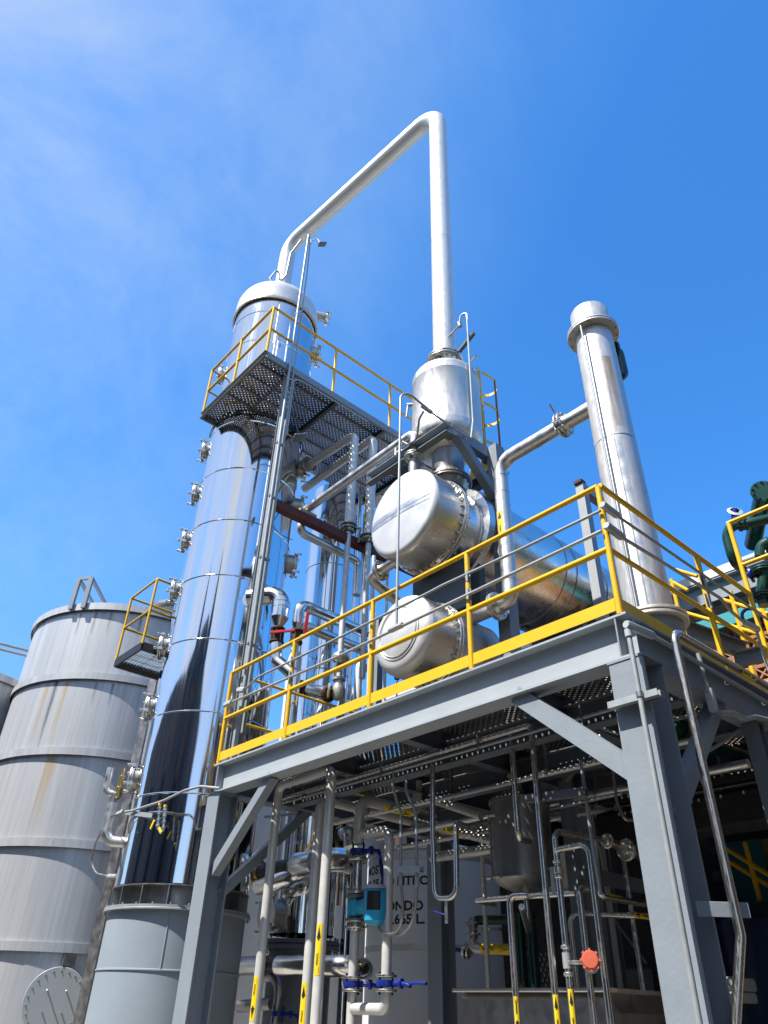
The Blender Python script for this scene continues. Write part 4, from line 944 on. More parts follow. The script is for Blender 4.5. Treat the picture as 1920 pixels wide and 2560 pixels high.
obj('stem', MB().tube([(K2[0], K2[1], z2b-.13), (K2[0]+.03, K2[1]-.16, z2b-.13)], .018, 8), 'galvanised', v2)
obj('lever', MB().bevel_bar((K2[0]+.03, K2[1]-.16, z2b-.17), (K2[0]+.04, K2[1]-.17, z2b+.22), .05, .02, .007, (-.5, -1, 0)), 'valve_red', v2)
wp = thing('upright_pipe', 'pale upright pipe below the right red lever valve', 'pipe', (K2[0], K2[1], 4)); obj('pipe', MB().tube([(K2[0], K2[1], z2b-.22), (K2[0], K2[1], z2b-.32), (K2[0], K2[1], z2b-.50), (K2[0], K2[1], 3.95)], [.05, .05, .085, .085], 18), 'white_paint', wp)
# control valve with dome
cvx, cvy = (5.7, 7.434); zc0 = 5.165
cvv = thing('control_valve', 'cream control valve with a domed actuator behind the toe board', 'valve', (cvx, cvy, 3.95))
obj('body', MB().lathe([(.0, -.12), (.06, -.11), (.085, -.05), (.085, .05), (.06, .11), (.065, .15), (.09, .15), (.09, .18), (.0, .18)], (cvx, cvy, zc0), (0, 0, 1), 28).disc((cvx-.10, cvy+.06, zc0), (-.8, .5, 0), .10, .025).disc((cvx+.11, cvy-.07, zc0), (.8, -.5, 0), .10, .025), 'cream_steel', cvv)
for s_ in (-1, 1): obj('yoke', MB().bar((cvx+.05*s_, cvy-.05*s_, zc0+.18), (cvx+.05*s_, cvy-.05*s_, zc0+.42), .02, .035), 'cream_steel', cvv)
obj('actuator', MB().lathe([(.04, .40), (.10, .43), (.115, .46), (.125, .465), (.125, .48), (.115, .485), (.10, .53), (.06, .57), (0, .58)], (cvx, cvy, zc0), (0, 0, 1), 28), 'cream_steel', cvv)
obj('positioner', MB().bevel_bar((cvx-.09, cvy-.06, zc0+.24), (cvx-.09, cvy-.06, zc0+.36), .08, .08, .012), 'meter_grey', cvv)
tb = V((5.6, 8.127, 5.373)); td = V((5.65, 7.734, 5.218)); dv = (td-tb).normalized()
lever_valve('lever_valve', 'rusty flanged valve with a red lever lying on its side behind the toe board', tb+dv*.04, dv, .065, dv+V((0, 0, .15)))
i4 = thing('clad_pipe', 'short mirror clad spool joining the sideways red lever valve to the control valve', 'pipe', td); obj('cladding', MB().tube([tb+dv*.16, td+dv*.10], .09, 24), 'mirror_pipe', i4)
obj('flange', MB().flange(td+dv*.14, dv, .07, .115, .02, 8), 'rusty_iron', i4)
gp = thing('upright_pipe', 'white bent riser pipe between the domed valve and lower exchanger head', 'pipe', (6.4, 6.4, 3.93))
a_ = (6.3, 7.758); zt_ = 5.853
obj('pipe', MB().tube([(a_[0]+.3, a_[1]+.1, zt_), (a_[0], a_[1], zt_), (a_[0], a_[1], 3.93)], .055, 16, .1), 'white_paint', gp)
gp2 = thing('upright_post', 'square grey post standing left of the lower exchanger head', 'post', (6.2, 5.9, 3.93))
a_ = (6.0, 6.993); obj('post', MB().bar((a_[0], a_[1], 3.93), (a_[0], a_[1], 6.2), .10, .10, (1, 0, 0)), 'grey_paint', gp2)
pg = thing('pressure_gauge', 'small round pressure gauge on a thin stem beside the lower exchanger head', 'gauge', (5.0, 5.494, 4.538))
p = V((5.0, 5.5, 4.608)); obj('dial', MB().lathe([(0, -.012), (.030, -.012), (.034, 0), (.030, .014), (0, .014)], p, (-.8, -.6, 0), 24), 'black_rubber', pg)
obj('face', MB().disc(p+V((-.8, -.6, 0))*.0141, (-.8, -.6, 0), .025, .002, 20), 'white_paint', pg); obj('stem', MB().tube([p+V((0, 0, -.03)), p+V((0, 0, -.26))], .009, 8), 'brass', pg)
"""deck clutter"""
wr = thing('wire', 'long thin cable drooping down the front of the mirror column pipework', 'wire', (4.5, 7.6, 7.5))
wp_ = [(4.429, 7.45, 7.461), (4.341, 7.45, 7.234), (4.486, 7.45, 7.132), (4.933, 7.8, 7.403)]
obj('cable', MB().tube(wp_, .006, 6, .15), 'black_rubber', wr)

# ------------------------------------------------------------------ lettered tank under and behind the platform
C3 = (9.62, 9.58); R3 = 1.12
t3 = thing('lettered_tank', 'pale cylindrical tank with black lettering standing behind the platform columns', 'tank', (*C3, 0))
zt3 = 3.809; zs3 = 2.466
obj('shell', MB().lathe([(R3, 0), (R3, zs3), (R3, zt3)], (*C3, 0), seg=96), 'white_paint', t3)
obj('roof', MB().lathe([(R3+.02, zt3), (R3+.02, zt3+.04), (R3*.5, zt3+.2), (0, zt3+.25)], (*C3, 0), seg=72), 'white_paint', t3)
for z in (zs3, zt3-.10): obj('band', MB().lathe([(R3, z-.045), (R3+.003, z-.043), (R3+.003, z+.043), (R3, z+.045)], (*C3, 0), seg=96), 'matte_steel', t3)
def tank_text(body, z, size, right=None, centre=None):
    tm = text_mb(body, size, .001); tm.v = [V((p.x*1.12, p.y, p.z)) for p in tm.v]; lo = min(p.x for p in tm.v); hi = max(p.x for p in tm.v)
    c0 = rad(-135.2)
    sh = (right-hi) if right is not None else centre
    mb = MB(); mb.f = tm.f
    mb.v = [V((C3[0]+math.cos(c0+(p.x+sh)/R3)*(R3+.002+max(0, p.z)), C3[1]+math.sin(c0+(p.x+sh)/R3)*(R3+.002+max(0, p.z)), z+p.y)) for p in tm.v]
    obj('lettering', mb, 'black_ink', t3)
rt = .03
tank_text('CAPACIDAD 25.000 LITROS', 3.35, .175, right=rt)
tank_text('MOSTO', 3.553, .18, centre=rt-1.12)
tank_text('FONDO', 3.005, .18, right=rt-.19)
tank_text('CONICO 1.665 L.', 2.825, .18, right=rt-.17)
# ------------------------------------------------------------------ vinasse pipes
pA = (4.76, 7.197); pC = (4.66, 6.095); pB = (4.98, 6.686)
zA = 3.727; zC = 3.694; zB = 3.54
va = thing('vinasse_pipe', 'pale steel pipe dropping nearest the left column, joined at the top to its neighbour', 'pipe', (*pA, 0), 'pale pipes dropping from under the deck')
ms = V(((pA[0]+pC[0])/2, (pA[1]+pC[1])/2, (zA+zC)/2-.005))
obj('pipe', MB().tube([ms, (*pA, zA), (*pA, 0)], .049, 20, .10), 'grey_pipe', va)
pipe_label(va, (*pA, 1.716), (0, 0, 1), .049, (-1, -.35, 0), 'VINAZA', .36, .062, -1)
vc = thing('vinasse_pipe', 'pale steel pipe dropping third from the left column with an upward VINAZA arrow', 'pipe', (*pC, 0), 'pale pipes dropping from under the deck')
obj('pipe', MB().tube([ms, (*pC, zC), (*pC, 0)], .049, 20, .10), 'grey_pipe', vc)
pipe_label(vc, (*pC, 2.089), (0, 0, 1), .049, (-1, -.45, 0), 'VINAZA', .40, .062, 1)
vb = thing('vinasse_pipe', 'pale steel pipe dropping second from the left column with its marker near the bottom', 'pipe', (*pB, 0), 'pale pipes dropping from under the deck')
obj('pipe', MB().tube([(7.3, pB[1]+.02, zB-.02), (pB[0], pB[1], zB), (*pB, 0)], .052, 20, .12), 'grey_pipe', vb)
pipe_label(vb, (*pB, 1.662), (0, 0, 1), .052, (-1, -.35, 0), 'VINAZA', .38, .062, 1)
# ------------------------------------------------------------------ metering line
ML = (5.2, 6.27); def_z = lambda: 0
zz5 = dict(top=3.508, v1=2.994, f2=2.615, m=2.48, f3=2.342, v2=1.849, low=1.658, sp=3.161)
zt5 = zz5
q2_ = (5.12, 5.708); z2_ = 3.117; z2v = 1.847
me_ = thing('meter_line', 'upright pipe with a glass length, blue valve and flanges carrying the turquoise flow meter', 'pipe', (*ML, 0))
mb = MB().tube([(6.05, 6.27, zt5['top']+.01), (ML[0], ML[1], zt5['top']), (ML[0], ML[1], zt5['v1']+.07)], .058, 20, .12); mb.tube([(*ML, zt5['f2']+.02), (*ML, zt5['v1']-.05)], .048, 20); mb.tube([(*ML, zt5['v2']+.05), (*ML, zt5['f3']-.03)], .045, 20); mb.tube([(*ML, 0), (*ML, zt5['v2']-.06)], .045, 20)
obj('pipe', MB().tube([(6.05, 6.27, zt5['top']+.35), (6.05, 6.27, zt5['top']+.01), (ML[0], ML[1], zt5['top']), (ML[0], ML[1], zt5['v1']+.07)], .058, 20, .12), 'grey_pipe', me_)
obj('sight_glass', MB().tube([(*ML, zt5['f2']+.02), (*ML, zt5['v1']-.05)], .048, 20), 'tube_steel', me_)
obj('pipe', MB().tube([(*ML, zt5['v2']+.05), (*ML, zt5['f3']-.03)], .046, 20), 'grey_pipe', me_)
obj('pipe', MB().tube([(*ML, 0), (*ML, zt5['v2']-.06)], .046, 20), 'grey_pipe', me_)
pipe_label(me_, (5.72, 6.27, zt5['top']+.005), (1, 0, 0), .058, (0, -.6, -1), 'VINAZA', .42, .085, 1)
for z in (zt5['v1']-.075, zt5['f2']): obj('flange', MB().disc((*ML, z-.012), (0, 0, 1), .098, .024, 28).bolts((*ML, z), (0, 0, 1), .08, 8, .010, .07), 'flange_steel', me_)
obj('flange', MB().flange((*ML, zt5['f3']), (0, 0, 1), .046, .098, .022, 8, .03, .010), 'flange_steel', me_)
def wafer(parent_label, c, hd, r=.085, name='butterfly_valve', lever=.26, down=.16):
    c = V(c); hd = V(hd).normalized(); v = thing(name, parent_label, 'valve', c)
    bd = MB().lathe([(r*.6, -.024), (r, -.024), (r*1.04, 0), (r, .024), (r*.6, .024)], c, (0, 0, 1), 28); bd.bolts(c, (0, 0, 1), r*.92, 4, .010, .17)
    obj('body', bd, 'valve_blue', v)
    st = MB().tube([c+hd*r*.8, c+hd*(r+.09)], .022, 12); st.disc(c+hd*(r+.07), hd, .042, .03, 20); obj('neck', st, 'valve_blue', v)
    e = c+hd*(r+.10); hv = MB().bevel_bar(e-hd*.01, e+hd*.09+V((0, 0, -.02)), .05, .035, .01); hv.bevel_bar(e+hd*.08, e+hd*(.08+lever*.4)+V((0, 0, -down)), .045, .028, .01); obj('lever', hv, 'valve_blue', v)
    return v
wafer('dark blue butterfly valve with its lever hanging, above the sight glass', (*ML, zt5['v1']), (.2, -1, 0), lever=.2, down=.34)
wafer('dark blue butterfly valve low on the meter line, left of its twin', (*ML, zt5['v2']), (.6, -.8, 0), lever=.1, down=.1)
for z in (zt5['v2']+.04, zt5['v2']-.062): obj('flange', MB().disc((*ML, z), (0, 0, 1), .098, .022, 28), 'flange_steel', me_)
fm_ = thing('flow_meter', 'turquoise electromagnetic flow meter with a rounded head and dark display', 'meter', (*ML, zt5['m']))
obj('body', MB().bevel_bar((*ML, zt5['m']-.075), (*ML, zt5['m']+.075), .13, .15, .02, (1, 0, 0)), 'meter_cyan', fm_)
obj('flange', MB().disc((*ML, zt5['m']+.085), (0, 0, 1), .10, .03, 28), 'meter_grey', fm_)
obj('flange', MB().disc((*ML, zt5['m']-.115), (0, 0, 1), .10, .022, 28), 'meter_grey', fm_)
hc = V((5.05, 5.797, 2.46))
obj('neck', MB().tube([(ML[0], ML[1]-.05, zt5['m']), (hc.x+.06, hc.y+.08, zt5['m']+.01)], [.065, .075], 20), 'meter_cyan', fm_)
obj('head', MB().lathe([(0, -.17), (.07, -.165), (.105, -.13), (.115, -.06), (.115, .10), (.105, .13), (.10, .135)], hc, (0, 0, 1), 28), 'meter_cyan', fm_)
obj('lid', MB().lathe([(.112, .132), (.112, .155), (.10, .165), (0, .166)], hc, (0, 0, 1), 28), 'box_grey', fm_)
obj('display', MB().lathe([(.1165, -.05), (.1165, .11)], hc, (0, 0, 1), 8, -.7, .5, ref=(-.75, -.66, 0)), 'black_rubber', fm_)
bp = thing('bypass_pipe', 'pale pipe looping beside the meter line with a blue valve near the bottom', 'pipe', (*q2_, 0))
obj('pipe', MB().tube([(ML[0], ML[1]-.03, zt5['sp']), (q2_[0], q2_[1], z2_), (q2_[0], q2_[1], z2v+.05)], .046, 20, .11), 'grey_pipe', bp)
obj('pipe', MB().tube([(q2_[0], q2_[1], z2v-.05), (q2_[0], q2_[1], zt5['low']), (ML[0], ML[1]-.03, zt5['low'])], .046, 20, .13), 'grey_pipe', bp)
for z in (z2v+.045, z2v-.065): obj('flange', MB().disc((*q2_, z), (0, 0, 1), .098, .022, 28), 'flange_steel', bp)
wafer('dark blue butterfly valve with its lever pointing right on the bypass pipe', (*q2_, z2v), (.15, -1, 0), lever=.45, down=0.)
# paired conduits under the deck
cnd = thing('conduit', 'thinner of two parallel grey tubes slung along under the front of the deck', 'conduit', (4.9, 5, 3.6))
obj('tube', MB().tube([(4.9, 7.5, 3.577), (4.9, 2.9, 3.592)], .014, 10), 'galvanised', cnd)
for y in (6.9, 5.6, 4.3, 3.2): obj('hanger', MB().bar((4.9, y, 3.56), (4.9, y, 3.70), .012, .035).lathe([(.016, -.008), (.022, -.008), (.022, .008), (.016, .008)], (4.9, y, 3.585), (0, 1, 0), 12), 'dark_steel', cnd)
# rear conduit, green stripes
rc = thing('conduit', 'grey tube slung along under the deck behind the steel pot', 'conduit', (5.5, 5, 3.6)); obj('tube', MB().tube([(5.55, 5.538, 3.444), (5.55, 4.431, 3.444), (5.55, 4.08, 3.474)], .016, 10), 'galvanised', rc)
rc = thing('conduit', 'grey tube slung along under the deck toward the right column', 'conduit', (5.9, 5, 3.2)); obj('tube', MB().tube([(6.1, 4.585, 3.293), (6.1, 3.675, 3.313)], .018, 10), 'galvanised', rc)
# conduit drops to the meter
for k, (pxa, lb) in enumerate(((0, 'left'), (1, 'right'))):
    dd = thing('conduit_drop', f'{lb} of two grey conduits dropping to flexible hoses beside the lettering', 'conduit', (4.95, 5.4, 3))
    if k == 0: P5 = [(4.9, 5.416, 3.58), (4.9, 5.424, 3.445), (4.95, 5.412, 3.297), (4.95, 5.36, 3.217), (4.95, 5.351, 2.629)]; H5 = [(4.95, 5.351, 2.629), (4.97, 5.34, 2.439), (4.99, 5.369, 2.287), (5.02, 5.493, 2.209), (5.06, 5.687, 2.221)]
    else: P5 = [(4.9, 5.239, 3.525), (4.9, 5.236, 3.37), (4.95, 5.201, 3.25), (4.95, 5.152, 3.187), (4.95, 5.138, 2.591)]; H5 = [(4.95, 5.138, 2.591), (4.98, 5.182, 2.429), (5.0, 5.257, 2.264), (5.03, 5.421, 2.198), (5.05, 5.72, 2.234), (5.06, 5.769, 2.32)]
    obj('tube', MB().tube(P5, .0135, 10, .12), 'galvanised', dd)
    obj('gland', MB().tube([V(P5[-1])+V((0, 0, .06)), V(P5[-1])-V((0, 0, .05))], .019, 10), 'galvanised', dd)
    hs = MB(); fp = fillet([V(p) for p in H5], .2, 8); hs.tube(fp, .0135, 10, 0.001); obj('flexible_hose', hs, 'dark_steel', dd)
sb = thing('strut_bracket', 'short grey strut bar holding the two conduit drops', 'bracket', (4.94, 5.239, 2.696)); obj('channel', MB().channel((4.92, 5.395, 2.711), (4.92, 5.044, 2.678), .05, .05, .004, (-1, 0, 0)), 'galvanised', sb)
# U loop
ul_ = thing('trap_loop', 'thin steel tube hanging in a U with a small drain cock', 'pipe', (4.95, 5.0, 2.4))
obj('tube', MB().tube([(4.95, 4.926, 3.565), (4.95, 4.935, 2.979), (4.95, 4.916, 2.447), (4.95, 4.66, 2.429), (5.0, 4.696, 3.028), (5.5, 5.009, 3.12), (5.9, 4.97, 3.247)], .0235, 14, .085), 'tube_steel', ul_)
dc = V((4.95, 4.784, 2.42)); obj('drain_cock', MB().tube([dc, dc-V((0, 0, .09)), dc-V((0, 0, .17))], [.012, .016, .014], 10), 'flange_steel', ul_)
obj('lever', MB().bevel_bar(dc-V((0, 0, .11)), dc+V((0, .15, -.07)), .022, .012, .004), 'valve_blue', ul_)
# steel pot under the deck
PX_, PY2 = 5.95, 4.73
pot = thing('condensate_pot', 'cylindrical steel pot with a dished bottom hung under the deck', 'pot', (PX_, PY2, 2.6))
rp = .285; pz0 = 2.678; pz1 = 3.345
obj('shell', MB().lathe([(0, pz0-.10), (rp*.5, pz0-.085), (rp*.85, pz0-.04), (rp, pz0), (rp+.015, pz0), (rp+.015, pz0+.015), (rp, pz0+.02), (rp, pz1), (rp+.015, pz1), (rp+.015, pz1+.03), (0, pz1+.03)], (PX_, PY2, 0), (0, 0, 1), 48), 'dark_steel', pot)
obj('outlet', MB().tube([(PX_, PY2, pz0-.08), (PX_, PY2, pz0-.42), (5.2, 4.187, 2.357)], .025, 12, .06), 'tube_steel', pot)
lgz = V((5.6, 4.826, 3.205)); lgb = V((5.6, 4.818, 2.701))
obj('level_gauge', MB().tube([lgz, lgb], .012, 8).tube([lgb+V((0, .07, -.03)), lgb+V((0, -.09, -.03))], .016, 8).tube([lgz+V((0, .06, 0)), lgz+V((0, -.08, 0))], .016, 8).tube([lgb+V((0, 0, .03)), lgb+V((0, 0, -.07))], .02, 8), 'flange_steel', pot)
obj('motor', MB().lathe([(0, 0), (.09, 0), (.09, .22), (.07, .25), (0, .26)], (PX_+.08, PY2-.1, pz1+.03), (0, 0, 1), 24), 'black_rubber', pot)
obj('outlet', MB().lathe([(0, -.005), (.03, -.005), (.035, .01), (0, .012)], (PX_-.1, PY2+.0, pz1+.25), (-.7, -.7, .1), 14), 'brass', pot)
# ------------------------------------------------------------------ right group of sanitary tubes
def san(label, pts, r=.0255, bend=.075, mat='tube_steel'):
    p = thing('sanitary_tube', label, 'pipe', pts[-1], 'bright steel tubes in the right bay under the deck'); obj('tube', MB().tube(pts, r, 18, bend), mat, p); return p
G = lambda xy, z: (xy[0], xy[1], z)
g1 = (5.15, 4.127)
s1_ = san('bright tube dropping into the side of the steel pot', [G(g1, 3.72), G(g1, 2.844), (5.45, 4.254, 2.884)])
g2 = (4.93, 3.73); s2_ = san('longest bright tube, slung under the deck front then dropping in front of the steel pot', [(4.9, 7.5, 3.625), (g2[0], g2[1]+.06, 3.662), (g2[0], g2[1], 3.655), G(g2, 0)], .024, .10)
pipe_label(s2_, G(g2, 1.631), (0, 0, 1), .026, (-1, -.75, 0), 'ORDINARIO', .26, .036, 1)
g4 = (5.15, 3.76); z4t = 2.86; z4v = 2.577; z4s = 1.976
s4_ = san('bright tube with a lever clamp valve and the red instrument', [(5.775, 3.76, 2.889), (g4[0], g4[1], z4t), G(g4, 0)], .0255, .07)
for z in (z4v+.06, z4v-.045, z4s+.085, z4s-.085): cm_ = MB(); clamp(cm_, G(g4, z), (0, 0, 1), .0255); obj('clamp', cm_, 'satin_steel', s4_)
obj('sight_piece', MB().tube([G(g4, z4s-.05), G(g4, z4s+.05)], .034, 16), 'galvanised', s4_)
pipe_label(s4_, G(g4, 1.652), (0, 0, 1), .0255, (-1, -.72, 0), 'ORDINARIO', .30, .036, 1)
lv = thing('clamp_valve', 'small steel clamp valve with a long bright lever hanging down', 'valve', G(g4, z4v)); mb = MB().lathe([(.026, -.03), (.04, -.02), (.04, .02), (.026, .03)], G(g4, z4v), (0, 0, 1), 20); obj('body', mb, 'satin_steel', lv)
a_ = V((5.08, 3.768, 2.591)); obj('lever', MB().bevel_bar(a_, a_+V((0, .0, -.185)), .034, .012, .004, (-1, -.2, 0)), 'galvanised', lv)
a_ = V((5.06, 3.783, 2.579)); obj('cap', MB().lathe([(0, 0), (.007, 0), (.007, .004), (0, .004)], a_, (-1, -.6, 0), 12), 'meter_cyan', lv)
s5_t = (5.15, 3.455); s5_ = san('bright tube branching right from the lever valve line and dropping', [G(g4, 2.722), G(s5_t, 2.735), G(s5_t, 0)], .0255, .08)
g6 = (5.1, 4.225); s6_ = san('bright tube at the left of the right bay, elbowed into the level header', [(5.12, 4.054, 2.425), G(g6, 2.43), G(g6, 0)], .0255, .06)
pipe_label(s6_, G(g6, 1.644), (0, 0, 1), .0255, (-1, -.78, 0), 'ORDINARIO', .22, .036, -1)
g7 = (5.25, 3.657); s7_ = san('bright tube dropping behind the red instrument', [(5.6, 3.805, 2.498), G(g7, 2.449), G(g7, 0)], .0255, .06)
s8_ = san('level bright header tube crossing behind the lever valve', [(5.3, 3.728, 2.431), (5.3, 4.772, 2.453), (5.6, 4.811, 2.453)], .022, .03)
g9 = (5.9, 4.235); s9_ = san('thinner bright tube elbowed toward the right column', [(6.372, 3.75, 2.365), G(g9, 2.375), G(g9, 0)], .024, .08)
pipe_label(s9_, V((6.22, 3.75, 2.355)), (1, 0, 0), .024, (-.2, -1, 0), 'ORDINARIO', .26, .05, -1, read=1)
s10 = san('bright tube turning level behind the right column', [(5.688, 3.74, 2.868), (5.627, 3.74, 2.442), (6.328, 3.72, 2.449)], .0255, .07)
pipe_label(s10, V((5.839, 3.74, 2.455)), (1, 0, 0), .0255, (-.2, -1, -.3), 'ORDINARIO', .2, .05, 1)
tx_ = thing('transmitter', 'coral red and steel round instrument head clamped to the bright tubes', 'transmitter', (4.95, 3.422, 1.953))
tcn = V((4.95, 3.422, 1.953)); ta_ = V((-.80, -.55, .12)).normalized()
mb = MB(); n = 8; pr_l = []
mb.lathe([(0, .062), (.050, .060), (.058, .050), (.060, .010), (.055, 0)], tcn, ta_, 24)
for i in range(8):
    a = 2*pi*i/8; u1 = perp(ta_); w1_ = ta_.cross(u1); mb.box(tcn+(u1*math.cos(a)+w1_*math.sin(a))*.057+ta_*.03, (.046, .016, .024), frame(ta_, u1*math.cos(a)+w1_*math.sin(a)))
obj('cap', mb, 'coral_red', tx_); obj('housing', MB().lathe([(.058, 0), (.058, -.09), (.05, -.10), (0, -.10)], tcn, ta_, 28), 'galvanised', tx_)
obj('stem', MB().tube([tcn-ta_*.04, G(g4, z4s-.01)], .014, 10), 'satin_steel', tx_)
# framing in the right bay
rf = thing('inner_frame', 'grey square post with a level arm and diagonal brace under the deck', 'frame', (6.4, 4.45, 0))
gp_ = (6.3, 4.41)
obj('post', MB().bar((*gp_, 0), (*gp_, 3.58), .11, .11, (1, 0, 0)), 'grey_paint', rf)
za_ = 2.746; obj('arm', MB().bar((gp_[0], gp_[1]-.06, za_), (7.6, gp_[1]-.06, za_), .09, .11), 'grey_paint', rf)
obj('brace', MB().bar((6.25, 4.38, 3.584), (6.25, 3.725, 4.212), .07, .09), 'cream_steel', rf)
ch = thing('strut_bracket', 'dark grey strut bar hanging level in front of the inner post', 'bracket', (5.0, 3.599, 3.077))
obj('channel', MB().channel((4.98, 3.882, 3.096), (4.98, 3.305, 3.059), .06, .06, .004, (-1, 0, 0)), 'dark_grey_paint', ch)
cv_ = thing('conduit_drop', 'grey conduit dropping from the deck through the dark strut bar', 'conduit', (5.0, 3.335, 3.225))
obj('tube', MB().tube([(5.05, 3.363, 3.322), (5.05, 3.352, 2.694), (5.05, 3.336, 2.364)], .014, 10), 'galvanised', cv_)
# valves at the right end, green pipes, must line
ev = thing('end_valve', 'steel flanged valve with a short lever behind the right column', 'valve', (6.059, 3.76, 2.87))
c_ = V((5.886, 3.76, 2.893)); d_ = V((6.171, 3.76, 2.861))
obj('body', MB().tube([c_, d_, d_+(d_-c_)*.8], .035, 16), 'flange_steel', ev); obj('flange', MB().flange(d_, d_-c_, .036, .09, .014, 6, .004, .008), 'flange_steel', ev); obj('flange', MB().flange(c_, d_-c_, .034, .06, .012, 6, .004, .006), 'flange_steel', ev)
obj('lever', MB().bevel_bar(d_+V((-.06, -.08, .03)), d_+V((.18, -.10, .0)), .03, .012, .004, (0, -1, 0)), 'flange_steel', ev)
for k, (pxy, lb, z0) in enumerate((((6.2, 5.039), 'left of the two dark green upright pipes in the right bay', 0), ((6.2, 4.898), 'right of the two dark green upright pipes in the right bay', 0))):
    gp1 = thing('green_pipe', lb, 'pipe', (*pxy, 0)); obj('pipe', MB().tube([(*pxy, 0), (*pxy, 2.45)], .05, 18), 'dark_green', gp1)
    pipe_label(gp1, (*pxy, 1.55 if k == 0 else 1.42), (0, 0, 1), .05, (-1, -.75, 0), 'RETORNO', .34, .06, 1, 'sticker_green', 'white_ink')
mu_ = thing('must_line', 'steel elbow line with a yellow MUSTO marker and blue cock under the right bay', 'pipe', (7.2, 6.266, 2.249))
mz0 = V((7.2, 6.569, 2.274)); mz1 = V((7.2, 5.758, 2.234))
obj('pipe', MB().tube([(7.2, 6.551, 2.467), mz0, mz1], .055, 18, .10), 'satin_steel', mu_)
obj('flange', MB().flange(mz0+V((0, .07, -.02)), (0, 1, .4), .05, .09, .014, 6), 'flange_steel', mu_)
pipe_label(mu_, mz0.lerp(mz1, .47), mz1-mz0, .056, (-1, -.75, -.1), 'MUSTO', .42, .12, 1)
mv = MB(); q = V((7.15, 6.489, 2.46)); mv.tube([q+V((0, 0, -.1)), q+V((0, 0, .12))], .05, 12); mv.disc(q+V((0, 0, -.06)), (0, 0, 1), .085, .02); mv.disc(q+V((0, 0, .05)), (0, 0, 1), .085, .02); mv.bar(q, q+V((0, -.42, -.02)), .03, .03); obj('valve', mv, 'dark_steel', mu_)
obj('cock', MB().bevel_bar((7.15, 6.758, 2.269), (7.15, 6.618, 2.228), .05, .05, .012), 'valve_blue', mu_)
gl2 = thing('green_pipe', 'dark green pipe running level above the must marker', 'pipe', (7.3, 6.217, 2.549)); obj('pipe', MB().tube([(7.2, 6.557, 2.482), (7.2, 6.494, 2.555), (7.3, 5.764, 2.539)], .05, 16, .1), 'dark_green', gl2)
# level manifold pipes along +Y in the back
for a_, b_, r_, l_ in (((6.9, 6.896, 3.228), (6.9, 5.817, 3.207), .06, 'level pale pipe passing behind the U tube to the steel pot'), ((6.6, 6.515, 3.492), (6.6, 5.559, 3.196), .05, 'brownish level pipe just under the deck left of the steel pot')):
    p = thing('level_pipe', l_, 'pipe', a_); obj('pipe', MB().tube([a_, b_], r_, 18), 'satin_steel', p)
pipe_label(p, V(a_).lerp(V(b_), .3), V(b_)-V(a_), .0505, (-1, -.6, -.4), 'MUSTO', .3, .08, 1)
bx = thing('steel_trough', 'large rounded stainless trough at the foot of the right bay', 'trough', (5.6, 3.7, 0))
b0, b1 = (5.62, 3.75, 0), (6.9, 5.33, 1.80)
mb = MB().bevel_bar((6.26, 3.75, .9), (6.26, 5.33, .9), 1.28, 1.8, .05); obj('body', mb, 'dark_steel', bx)
obj('lid', MB().bevel_bar((6.26, 3.72, 1.815), (6.26, 5.36, 1.815), 1.34, .03, .008), 'satin_steel', bx)
# ------------------------------------------------------------------ bright tube wrapped round the right column
tb_ = thing('bright_tube', 'bright steel tube bent over the right column and along the platform edge', 'pipe', (4.4, 2.06, 2))
T1 = (4.364, 2.06, 3.781); T2 = (5.745, 2.06, 3.773); T3 = (4.419, 2.06, 2.281); T4 = (4.366, 2.06, 1.974); T5 = (4.194, 2.12, 1.762)
obj('tube', MB().tube([(6.6, 2.06, T2[2]), (T1[0], 2.06, T1[2]), (T1[0]+.01, 2.06, T4[2]+.03), (T1[0]-.06, 2.16, 1.6), (T1[0]-.20, 2.30, 1.3)], .0265, 18, .09), 'tube_steel', tb_)
pipe_label(tb_, V((5.384, 2.06, 3.761)), (1, 0, 0), .0265, (-.3, -1, -.3), 'ORDINARIO', .22, .05, 1)
bk = thing('pipe_bracket', 'grey plate bracket on the right column gripping the bright tube', 'bracket', (4.3, 2.1, 2.13))
obj('plate', MB().bevel_bar((4.24, 2.21, 2.13), (T1[0]+.09, 2.02, 2.13), .005, .075, .002, (0, 0, 1)), 'grey_paint', bk)
obj('u_bolt', MB().tube([(T1[0]+.03, 2.10, 2.14), (T1[0]+.11, 2.04, 2.14)], .02, 10), 'flange_steel', bk)
jc = thing('conduit', 'grey conduit with an oblong fitting clamped up the outer face of the right column', 'conduit', (4.1, 2.22, 3))
jy = 2.213; jz = 3.732
obj('tube', MB().tube([(4.055, jy, 0), (4.055, jy, jz-.01)], .017, 14), 'galvanised', jc)
obj('coupling', MB().tube([(4.055, jy, jz-.05), (4.055, jy, jz-.0)], .025, 14), 'box_grey', jc)
obj('elbow_box', MB().bevel_bar((4.03, jy-.005, jz+.03), (4.30, jy-.04, jz+.025), .055, .055, .016), 'box_grey', jc)
obj('tube', MB().tube([(4.28, jy-.04, jz+.022), (6.6, 2.17, jz-.02)], .0165, 12), 'galvanised', jc)
for x in (5.35, 5.95): obj('clip', MB().lathe([(.0165, -.006), (.021, -.006), (.021, .006), (.0165, .006)], (x, jy-.02, jz), (1, 0, 0), 12), 'dark_steel', jc)
obj('pipe_clamp', MB().lathe([(.017, -.018), (.022, -.018), (.022, .018), (.017, .018)], (4.055, jy, 3.29), (0, 0, 1), 16), 'dark_steel', jc)
jc2 = thing('conduit', 'grey conduit with a square box weaving under the right edge of the platform', 'conduit', (5.3, 2.2, 3.5))
j1, j2, j3 = (5.117, 2.22, 3.552), (5.14, 2.22, 3.468), (5.551, 2.22, 3.507)
